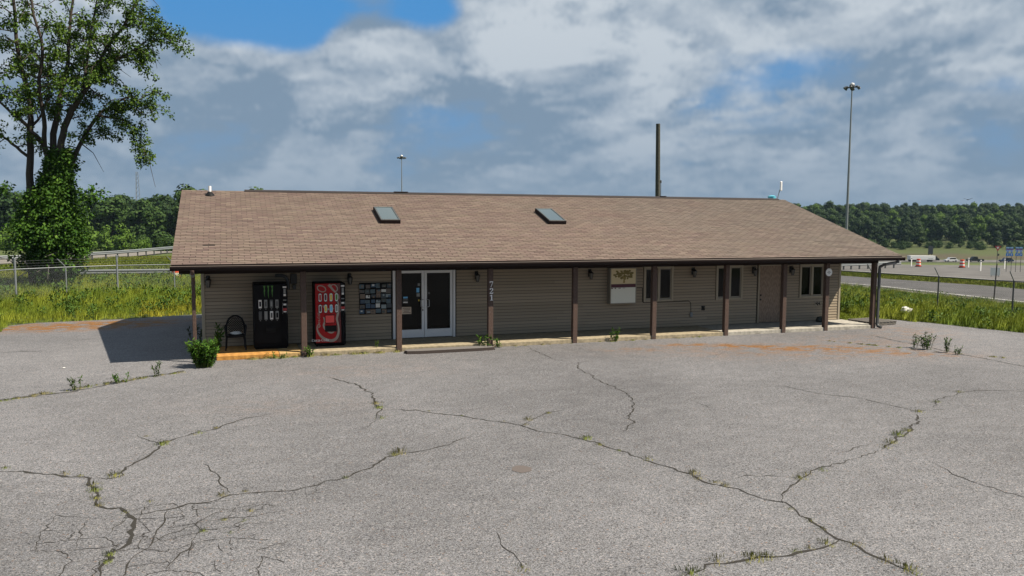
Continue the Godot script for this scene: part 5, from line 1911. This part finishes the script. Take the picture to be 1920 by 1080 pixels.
	for q in [[1.9, 4.9, 0.6], [2.3, 5.1, 0.7], [2.6, 5.0, 0.7], [-1.8, 5.3, 0.3]]:
		for k in 4:
			cluster(vine, Vector3(q[0], q[1], q[2]) + rdir() * 0.25, 0.28, 18, 0.18, 1)
	part(T, "vine", vine, M.leaf)
	var dead := MB.new()
	for k in 9:
		var p := Vector3(rng.randf_range(-1.6, 1.4), rng.randf_range(0.9, 2.0), rng.randf_range(0.5, 1.2))
		var d := Vector3(rng.randf_range(-1, 1), rng.randf_range(-0.4, 0.5), 0.5).normalized()
		dead.tube([p - d * 0.8, p + Vector3(0, 0.15, 0), p + d * 0.9 + Vector3(0, -0.1, 0)], [0.03, 0.022, 0.008], 5)
	part(T, "dead_branch", dead, M.pallet_wood)

func crown_mesh(sd: int, h: float, w: float, n: int, size: float, tone: int, base: float) -> ArrayMesh:
	var b := MB.new()
	rng.seed = sd
	var lobes := []
	for k in 17:
		var y := rng.randf_range(base, 1.0)
		var t := (y - base) / (1.0 - base)
		var rr := w * 0.5 * sqrt(maxf(0.04, 1.0 - pow(absf(t * 1.75 - 0.75), 2.0))) * 0.78
		var a := rng.randf() * TAU
		lobes.append([Vector3(cos(a) * rr * rng.randf(), y * h * 0.9, sin(a) * rr * rng.randf()), w * rng.randf_range(0.15, 0.27)])
	for k in n:
		var l = lobes[rng.randi() % lobes.size()]
		var d := rdir()
		var p: Vector3 = l[0] + d * Vector3(1, 0.85, 1) * l[1] * pow(rng.randf_range(0.25, 1.08), 0.5)
		if p.y < 0.2:
			continue
		b.col = leaf_tone(tone)
		var nn := (d + rdir() * 0.55 + Vector3(0, 0.25, 0)).normalized()
		var dir := nn.cross(rdir()).normalized()
		leaf_card(b, p - dir * size * 0.5, dir, nn, size * rng.randf_range(0.7, 1.5), size * rng.randf_range(0.7, 1.2), nn)
	return b.mesh()

func trunk_mesh(h: float, r: float) -> ArrayMesh:
	var b := MB.new()
	b.tube([Vector3(0, -0.5, 0), Vector3(0.05, h * 0.3, 0), Vector3(-0.05, h * 0.75, 0.05)], [r, r * 0.8, r * 0.3], 7)
	b.tube([Vector3(0.03, h * 0.3, 0), Vector3(h * 0.12, h * 0.55, 0.1)], [r * 0.5, r * 0.15], 5)
	b.tube([Vector3(0.0, h * 0.35, 0), Vector3(-h * 0.1, h * 0.6, -0.2)], [r * 0.5, r * 0.15], 5)
	return b.mesh()

func woods() -> void:
	var kinds := []
	for k in 8:
		var tone: int = [2, 3, 2, 3, 2, 3, 2, 4][k]
		kinds.append([crown_mesh(200 + k, 13.0, [9.0, 8.0, 10.0, 7.5, 8.5, 9.5, 7.0, 8.0][k], 2600, 0.62, tone, 0.12), trunk_mesh(13.0, 0.28)])
	var words := ["broad dark green tree", "mid-green rounded tree", "wide dense dark tree", "slim mid-green tree", "dark uneven tree", "full mid-green tree", "narrow dark tree", "bright green tree"]
	rng.seed = 300
	var spots := []
	# front rows as single trees: a (depth), lateral ratio range, spacing
	for q in [[212.0, -0.72, -0.30, 7.0, 1.15, "at the edge of the wood behind the left fence"], [226.0, -0.70, -0.30, 7.5, 1.25, "in the second row of the wood behind the left fence"], [383.0, 0.30, 0.70, 8.0, 0.82, "in the front row of the wooded hill on the right"], [399.0, 0.30, 0.70, 8.0, 0.9, "in the second row of the wooded hill on the right"]]:
		var b: float = q[1] * q[0]
		while b < q[2] * q[0]:
			spots.append([q[0] + rng.randf_range(-5, 5), b, q[4] * rng.randf_range(0.78, 1.2), q[5]])
			b += q[3] * rng.randf_range(0.75, 1.3)
	for s in spots:
		var p := from_ab(s[0], s[1])
		var k := rng.randi() % 7
		var t := thing("wood_tree", words[k] + " " + s[3], "tree", Vector3(p.x, land(p.x, p.y), p.y), "trees at the edge of the woods", rng.randf() * TAU)
		t.scale = Vector3(s[2] * rng.randf_range(0.9, 1.15), s[2], s[2] * rng.randf_range(0.9, 1.15))
		part(t, "trunk", kinds[k][1], M.bark)
		part(t, "crown", kinds[k][0], M.far_leaf)
	# the depth of the woods, one mass
	for side in 2:
		var xf := [[], [], [], [], [], [], [], []]
		var a := 238.0 if side == 0 else 414.0
		while a < (420.0 if side == 0 else 700.0):
			var lo := (-0.74 if side == 0 else 0.24) * a
			var hi := (-0.10 if side == 0 else 0.72) * a
			var b := lo
			while b < hi:
				var p := from_ab(a + rng.randf_range(-4, 4), b)
				var s := rng.randf_range(0.8, 1.25) * (1.12 if side == 0 else 0.84)
				xf[rng.randi() % 8].append(Transform3D(Basis(Vector3.UP, rng.randf() * TAU).scaled(Vector3(s, s * rng.randf_range(0.9, 1.1), s)), Vector3(p.x, land(p.x, p.y) - 0.5, p.y)))
				b += rng.randf_range(6.0, 9.5)
			a += 12.0 if a < 500.0 else 17.0
		var root := thing("woodland", ["dark wood beyond the road on the left, behind its edge trees", "wooded hill rising beyond the highway on the right, behind its edge trees"][side], "woods")
		root.set_meta("kind", "stuff")
		for k in 8:
			multi(root, "crowns", kinds[k][0], M.far_leaf, xf[k], [])
	# far wood behind the roof's middle is hidden by the store; shrubs in front of the left wood
	var shrub := [crown_mesh(400, 5.0, 6.0, 1500, 0.36, 4, 0.02), crown_mesh(401, 6.0, 4.6, 1500, 0.36, 4, 0.02), crown_mesh(402, 4.0, 6.5, 1500, 0.36, 3, 0.02)]
	rng.seed = 410
	var list := [[150, -0.615, 1.05, 0, "large round bright bush behind the guard rail at the left edge"], [152, -0.65, 1.0, 1, "tall bright bush behind the guard rail at the very left"]]
	for k in 26:
		list.append([rng.randf_range(165, 200), rng.randf_range(-0.63, -0.36), rng.randf_range(0.6, 1.15), rng.randi() % 3, ["low bright green shrub before the left wood", "pointed bright green shrub before the left wood", "wide mid-green shrub before the left wood"][0]])
	for k in 34:
		list.append([rng.randf_range(368, 380), rng.randf_range(0.38, 0.68), rng.randf_range(0.6, 1.0), 2, "low green shrub at the foot of the wooded hill on the right"])
	for q in list:
		var p := from_ab(q[0], q[0] * q[1])
		var lb: String = q[4]
		if lb.contains("before the left wood"):
			lb = ["low bright green shrub before the left wood", "pointed bright green shrub before the left wood", "wide mid-green shrub before the left wood"][q[3]]
		var t := thing("shrub", lb, "shrub", Vector3(p.x, land(p.x, p.y) - 0.1, p.y), "shrubs before the woods", rng.randf() * TAU)
		t.scale = Vector3.ONE * q[2]
		part(t, "crown", shrub[q[3]], M.far_leaf)

func multi(parent: Node, called: String, mesh: Mesh, m: Material, xf: Array, cols: Array) -> void:
	if xf.is_empty():
		return
	var mm := MultiMesh.new()
	mm.transform_format = MultiMesh.TRANSFORM_3D
	mm.use_colors = cols.size() > 0
	mm.mesh = mesh
	mm.instance_count = xf.size()
	for i in xf.size():
		mm.set_instance_transform(i, xf[i])
		if cols.size():
			mm.set_instance_color(i, cols[i])
	var o := MultiMeshInstance3D.new()
	o.name = numbered(called) if parent == self else called
	o.multimesh = mm
	o.material_override = m
	parent.add_child(o, true)
	if parent != self:
		o.set_meta("kind", "stuff")

func tuft_mesh(sd: int, n: int, h: float, spread: float, wid: float, seedy: bool) -> ArrayMesh:
	var b := MB.new()
	rng.seed = sd
	for k in n:
		var a := rng.randf() * TAU
		var p := Vector3(cos(a), 0, sin(a)) * spread * rng.randf()
		var lean := Vector3(cos(a), 0, sin(a)) * rng.randf_range(0.05, 0.55) * h
		var hh := h * rng.randf_range(0.55, 1.1)
		var q := p + lean * 0.35 + Vector3(0, hh * 0.6, 0)
		var e := p + lean + Vector3(0, hh, 0)
		var s := Vector3(-sin(a + rng.randf()), 0, cos(a)).normalized() * wid
		var nn := (Vector3(cos(a), 0.6, sin(a)) + rdir() * 0.4).normalized()
		var v := rng.randf_range(0.75, 1.2)
		b.col = Color(v, v, v * 0.9)
		b.quad(p - s, p + s, q + s * 0.8, q - s * 0.8, nn)
		b.tri(q - s * 0.8, q + s * 0.8, e, nn)
		if seedy and k % 3 == 0:
			b.col = Color(1.5, 1.25, 0.9)
			b.tri(e - Vector3(0, 0.02, 0) - s * 1.2, e - Vector3(0, 0.02, 0) + s * 1.2, e + Vector3(0, h * 0.14, 0), nn)
	return b.mesh()

func inside_lot(x: float, z: float) -> bool:
	if z < -3.0 and x > 0.0 and x < 24.2:
		return z > -11.5
	if x > 12.0:
		var e := 27.0
		if z < -1.0:
			e = 24.3 if z < -2.3 else 26.6
		elif z < 2.4:
			e = 27.0 + (z + 1.0) * 0.27
		elif z < 5.5:
			e = 27.9 + (z - 2.4) * 0.29
		else:
			e = 28.8 + (z - 5.5) * 0.4
		return x < e and z > -3.0
	if x > -5.3:
		return z > -10.5 - clampf((x + 3.2) * 0.28, -0.1, 1.0)
	return z > -4.6 - clampf((x + 9.0) * 0.55, 0.0, 1.7)

func grass() -> void:
	var f := FastNoiseLite.new()
	f.seed = 61
	f.frequency = 0.22
	f.fractal_octaves = 3
	var tall := [tuft_mesh(500, 13, 0.62, 0.16, 0.011, true), tuft_mesh(501, 12, 0.5, 0.15, 0.012, false), tuft_mesh(502, 10, 0.78, 0.12, 0.010, true), tuft_mesh(503, 14, 0.34, 0.18, 0.013, false)]
	var low := [tuft_mesh(510, 10, 0.16, 0.16, 0.012, false), tuft_mesh(511, 9, 0.22, 0.16, 0.011, false)]
	var broad := []   # broad-leaved weed clumps
	for k in 3:
		var b := MB.new()
		rng.seed = 520 + k
		for i in 42:
			var y := rng.randf_range(0.1, 0.7)
			var p := Vector3(rng.randf_range(-0.25, 0.25), y, rng.randf_range(-0.25, 0.25))
			var v := rng.randf_range(0.75, 1.25)
			b.col = Color(v, v, v)
			var nn := (rdir() * 0.7 + Vector3.UP).normalized()
			var dir := (rdir() + Vector3(p.x, 0.1, p.z) * 2.0).normalized()
			leaf_card(b, p, dir, (nn - dir * nn.dot(dir)).normalized(), 0.2, 0.1, nn)
		broad.append(b.mesh())
	for side in 2:
		var xt := [[], [], [], []]
		var ct := [[], [], [], []]
		var xl := [[], []]
		var cl := [[], []]
		var xb := [[], [], []]
		var cb := [[], [], []]
		rng.seed = 600 + side
		var n := 62000 if side == 0 else 62000
		for i in n:
			var x := rng.randf_range(-19.0, 6.0) if side == 0 else rng.randf_range(24.0, 36.2)
			var z := rng.randf_range(-34.0, -4.5) if side == 0 else rng.randf_range(-24.0, 9.0)
			if inside_lot(x, z):
				continue
			var nv := f.get_noise_2d(x, z)
			var nv2 := f.get_noise_2d(x * 3.1 + 50.0, z * 3.1)
			var y := land(x, z) - 0.02
			var c := Color(0.105, 0.16, 0.014).lerp(Color(0.205, 0.24, 0.022), clampf(0.5 + 1.3 * nv, 0, 1))
			var edge := inside_lot(x + (1.0 if side == 0 else -1.3), z + (0.9 if side == 0 else 0.5)) or inside_lot(x, z + 1.0)
			var mown := (side == 0 and z < -31.0) or (side == 1 and x < 26.6 and z < -1.5 and x < 25.6 + 0.1 * (-z))
			if side == 0 and x > -1.5 and z > -14.5:
				c = c.lerp(Color(0.28, 0.25, 0.02), clampf(0.5 + nv2, 0, 0.8))
			c = c * rng.randf_range(0.8, 1.2)
			var sc := rng.randf_range(0.7, 1.25) * ((0.44 + 0.16 * smoothstep(-13.0, -17.0, z) + 0.25 * nv2) if side == 0 else lerpf(0.62, 0.36, smoothstep(29.0, 35.0, x)))
			var bs := Basis(Vector3.UP, rng.randf() * TAU).scaled(Vector3.ONE * sc)
			if mown or (edge and rng.randf() < 0.75):
				var k := rng.randi() % 2
				xl[k].append(Transform3D(bs, Vector3(x, y, z)))
				cl[k].append(c)
			elif nv2 > 0.26 and rng.randf() < 0.6:
				if rng.randf() < 0.22:
					var k := rng.randi() % 3
					xb[k].append(Transform3D(bs, Vector3(x, y, z)))
					cb[k].append(Color(0.035, 0.08, 0.012).lerp(Color(0.07, 0.12, 0.017), rng.randf()))
			else:
				var k := rng.randi() % 4
				if nv2 < -0.25:
					k = 3
				xt[k].append(Transform3D(bs, Vector3(x, y, z)))
				ct[k].append(c)
		var G := thing("tall_grass", ["tall yellow-green grass and weeds on the left side of the store", "tall yellow-green grass and weeds on the right side of the store"][side], "grass")
		G.set_meta("kind", "stuff")
		for k in 4:
			multi(G, "blades", tall[k], M.grass, xt[k], ct[k])
		for k in 2:
			multi(G, "short_blades", low[k], M.grass, xl[k], cl[k])
		for k in 3:
			multi(G, "weeds", broad[k], M.grass, xb[k], cb[k])
	# mown grass of the banks and the strip between the roads
	var xm := [[], []]
	var cm := [[], []]
	rng.seed = 640
	for i in 46000:
		var x: float
		var z: float
		if i % 2 == 0:
			x = rng.randf_range(-24, 6)
			z = rng.randf_range(-64, -32)
			if ab(x, z).y > -0.3 * ab(x, z).x + 4.0:
				continue
			# stay on the near side of the guard rail
			if z < -51.0 - clampf((x + 15.4) * 1.9, -8, 24):
				continue
		else:
			x = rng.randf_range(44.3, 62)
			z = rng.randf_range(-62, 12)
			var e0 := 44.6 if z > -10 else lerpf(44.6, 52.5, clampf((-10 - z) / 40.0, 0, 1))
			var e1 := lerpf(45.0, 50.0, clampf((8 - z) / 23.0, 0, 1)) if z > -15.2 else lerpf(50.0, 56.3, clampf((-15.2 - z) / 23.5, 0, 1.5))
			if x < e0 or x > e1:
				continue
		var k := rng.randi() % 2
		var nv := f.get_noise_2d(x * 0.5, z * 0.5)
		xm[k].append(Transform3D(Basis(Vector3.UP, rng.randf() * TAU).scaled(Vector3(1.5, 0.75, 1.5)), Vector3(x, land(x, z) - 0.02, z)))
		cm[k].append(Color(0.085, 0.125, 0.014).lerp(Color(0.145, 0.165, 0.02), clampf(0.5 + 1.2 * nv, 0, 1)) * rng.randf_range(0.8, 1.2))
	var S := thing("mown_grass", "short mown grass on the road banks left and right", "grass")
	S.set_meta("kind", "stuff")
	for k in 2:
		multi(S, "short_blades", low[k], M.grass, xm[k], cm[k])

func leafy_plant(sd: int, stems: int, h: float, spread: float, leaf: float, tone: int) -> MB:
	var b := MB.new()
	rng.seed = sd
	for s in stems:
		var a := rng.randf() * TAU
		var o := Vector3(cos(a), 0, sin(a)) * spread * 0.45 * rng.randf()
		var tip := o + Vector3(cos(a) * spread * rng.randf_range(0.1, 0.6), h * rng.randf_range(0.6, 1.0), sin(a) * spread * rng.randf_range(0.1, 0.6))
		b.col = Color(0.09, 0.12, 0.03)
		b.tube([o, o.lerp(tip, 0.5) + Vector3(0, 0.04 * h, 0), tip], [0.008, 0.006, 0.003], 4, false)
		var n := int(h * 34.0) + 6
		for k in n:
			var t := rng.randf_range(0.12, 1.0)
			var p := o.lerp(tip, t) + Vector3(0, 0.04 * h * sin(t * PI), 0)
			b.col = leaf_tone(tone)
			var dir := (rdir() + Vector3(0, 0.35, 0)).normalized()
			var nn := (Vector3.UP + rdir() * 0.6).normalized()
			leaf_card(b, p, dir, (nn - dir * nn.dot(dir)).normalized(), leaf * rng.randf_range(0.6, 1.2), leaf * 0.32, nn)
	return b

func small_plants() -> void:
	var pl := [
		["leafy_bush", "dense bright green leafy bush at the left front corner of the porch", "bush", Vector3(1.34, 0, 0.85), 700, 110, 0.70, 0.46, 0.11, 1],
		["leafy_weed", "tall single leafy weed behind the corner bush by the wall", "plant", Vector3(1.62, 0.0, -0.55), 701, 3, 1.05, 0.2, 0.16, 1],
		["leafy_weed", "leafy weed at the porch edge left of the post numbered 721", "plant", Vector3(9.10, 0.0, 0.06), 702, 5, 0.42, 0.3, 0.13, 1],
		["leafy_weed", "small leafy weed right of the post numbered 721", "plant", Vector3(9.62, 0.0, 0.05), 703, 4, 0.28, 0.2, 0.11, 1],
		["leafy_weed", "leafy weed at the porch edge below the tree sign", "plant", Vector3(13.45, 0.0, 0.08), 704, 7, 0.42, 0.26, 0.10, 1],
		["leafy_weed", "yellow-green weed at the foot of the post by the red machine", "plant", Vector3(4.08, 0.0, 0.08), 705, 7, 0.3, 0.28, 0.1, 1],
		["leafy_weed", "low weed at the slab edge under the black vending machine", "plant", Vector3(3.15, 0.0, 0.10), 706, 8, 0.14, 0.4, 0.09, 1],
		["leafy_weed", "first upright weed in the right pavement joint", "plant", Vector3(21.60, 0, 3.92), 707, 4, 0.46, 0.16, 0.10, 3],
		["leafy_weed", "bushy weed in the right pavement joint, largest of the four", "plant", Vector3(21.70, 0, 4.3), 708, 12, 0.5, 0.28, 0.10, 3],
		["leafy_weed", "third weed in the right pavement joint from the porch", "plant", Vector3(21.74, 0, 4.95), 709, 5, 0.45, 0.16, 0.10, 3],
		["leafy_weed", "smallest weed in the right pavement joint, farthest right", "plant", Vector3(21.80, 0, 5.3), 710, 3, 0.3, 0.15, 0.1, 3],
		["leafy_weed", "upright reddish weed in the left pavement joint, leftmost", "plant", Vector3(-1.25, 0, 3.03), 711, 4, 0.32, 0.2, 0.1, 3],
		["leafy_weed", "bushy weed in the middle of the left pavement joint", "plant", Vector3(-0.42, 0, 2.42), 712, 6, 0.26, 0.3, 0.09, 1],
		["leafy_weed", "thin upright weed in the left pavement joint near the bush", "plant", Vector3(0.28, 0, 1.84), 713, 3, 0.38, 0.12, 0.1, 3],
		["leafy_weed", "weed at the foot of the wall left of the porch corner", "plant", Vector3(0.95, 0, -4.3), 714, 5, 0.5, 0.3, 0.14, 3],
		["leafy_weed", "dry pale weed on the porch edge right of the red machine", "plant", Vector3(5.95, 0.12, -0.25), 715, 3, 0.26, 0.1, 0.06, 4]]
	for q in pl:
		var o := part(self, q[0], leafy_plant(q[4], q[5], q[6], q[7], q[8], q[9]), M.leaf, q[3])
		tag(o, q[1], q[2], "weeds in the paving" if q[2] == "plant" else "")
	# tufts in the cracks
	var tm := [tuft_mesh(801, 60, 0.06, 0.11, 0.003, false), tuft_mesh(802, 50, 0.05, 0.12, 0.003, false), tuft_mesh(803, 70, 0.08, 0.10, 0.003, true)]
	rng.seed = 810
	var spots := []
	for k in range(0, TUFTS.size(), 3):
		var tx: float = TUFTS[k]
		var tz: float = TUFTS[k + 1]
		var where := "in the long diagonal crack across the middle of the lot"
		if tx < 2.6 and tz > 6.0:
			where = "in the branching cracks at the near left of the lot"
		elif tx < 5.2:
			where = "in a short crack left of the lot centre"
		elif tx > 12.2:
			where = "in the crack on the right side of the lot"
		elif tz > 13.8:
			where = "in the crack along the bottom edge of the photo"
		spots.append([tx, tz, TUFTS[k + 2], "grass tuft growing " + where])
	for k in 64:
		var t := k / 63.0
		var x := lerpf(-3.3, 0.9, t)
		if rng.randf() < 0.75:
			spots.append([x + rng.randf_range(-0.1, 0.1), lerpf(4.25, 1.35, t) + rng.randf_range(-0.06, 0.06), rng.randf_range(0.5, 1.1), "grass tuft growing in the left pavement joint"])
	for k in 22:
		var t := rng.randf()
		spots.append([lerpf(20.0, 23.0, t), lerpf(2.0, 6.9, t), rng.randf_range(0.4, 0.8), "grass tuft growing in the right pavement joint"])
	for k in 60:
		var x := rng.randf_range(2.3, 6.5) if k < 34 else rng.randf_range(9.5, 17.4)
		spots.append([x, rng.randf_range(0.0, 0.06), rng.randf_range(0.5, 1.3) * (1.2 if k < 34 else 0.6), "grass tuft growing along the porch slab edge"])
	var m2: Material = M.grass
	for s in spots:
		var o := MeshInstance3D.new()
		o.name = numbered("grass_tuft")
		o.mesh = tm[rng.randi() % 3]
		o.material_override = M["tuft_%d" % (rng.randi() % 3)]
		add_child(o)
		o.position = Vector3(s[0], 0.0, s[1])
		o.rotation.y = rng.randf() * TAU
		o.scale = Vector3(s[2] * 1.2, s[2] * 0.8, s[2] * 1.2)
		tag(o, s[3], "grass tuft", "grass tufts in the paving")

func _ready() -> void:
	setup()
	materials()
	for k in 3:
		var m := mat("tuft_%d" % k, [lin(0.20, 0.25, 0.04), lin(0.27, 0.27, 0.06), lin(0.29, 0.26, 0.10)][k], 0.8)
		m.vertex_color_use_as_albedo = true
		m.backlight_enabled = true
		m.backlight = Color(0.5, 0.55, 0.3)
	ground()
	asphalt()
	building()
	vending()
	porch_things()
	outside_things()
	big_tree()
	woods()
	grass()
	small_plants()
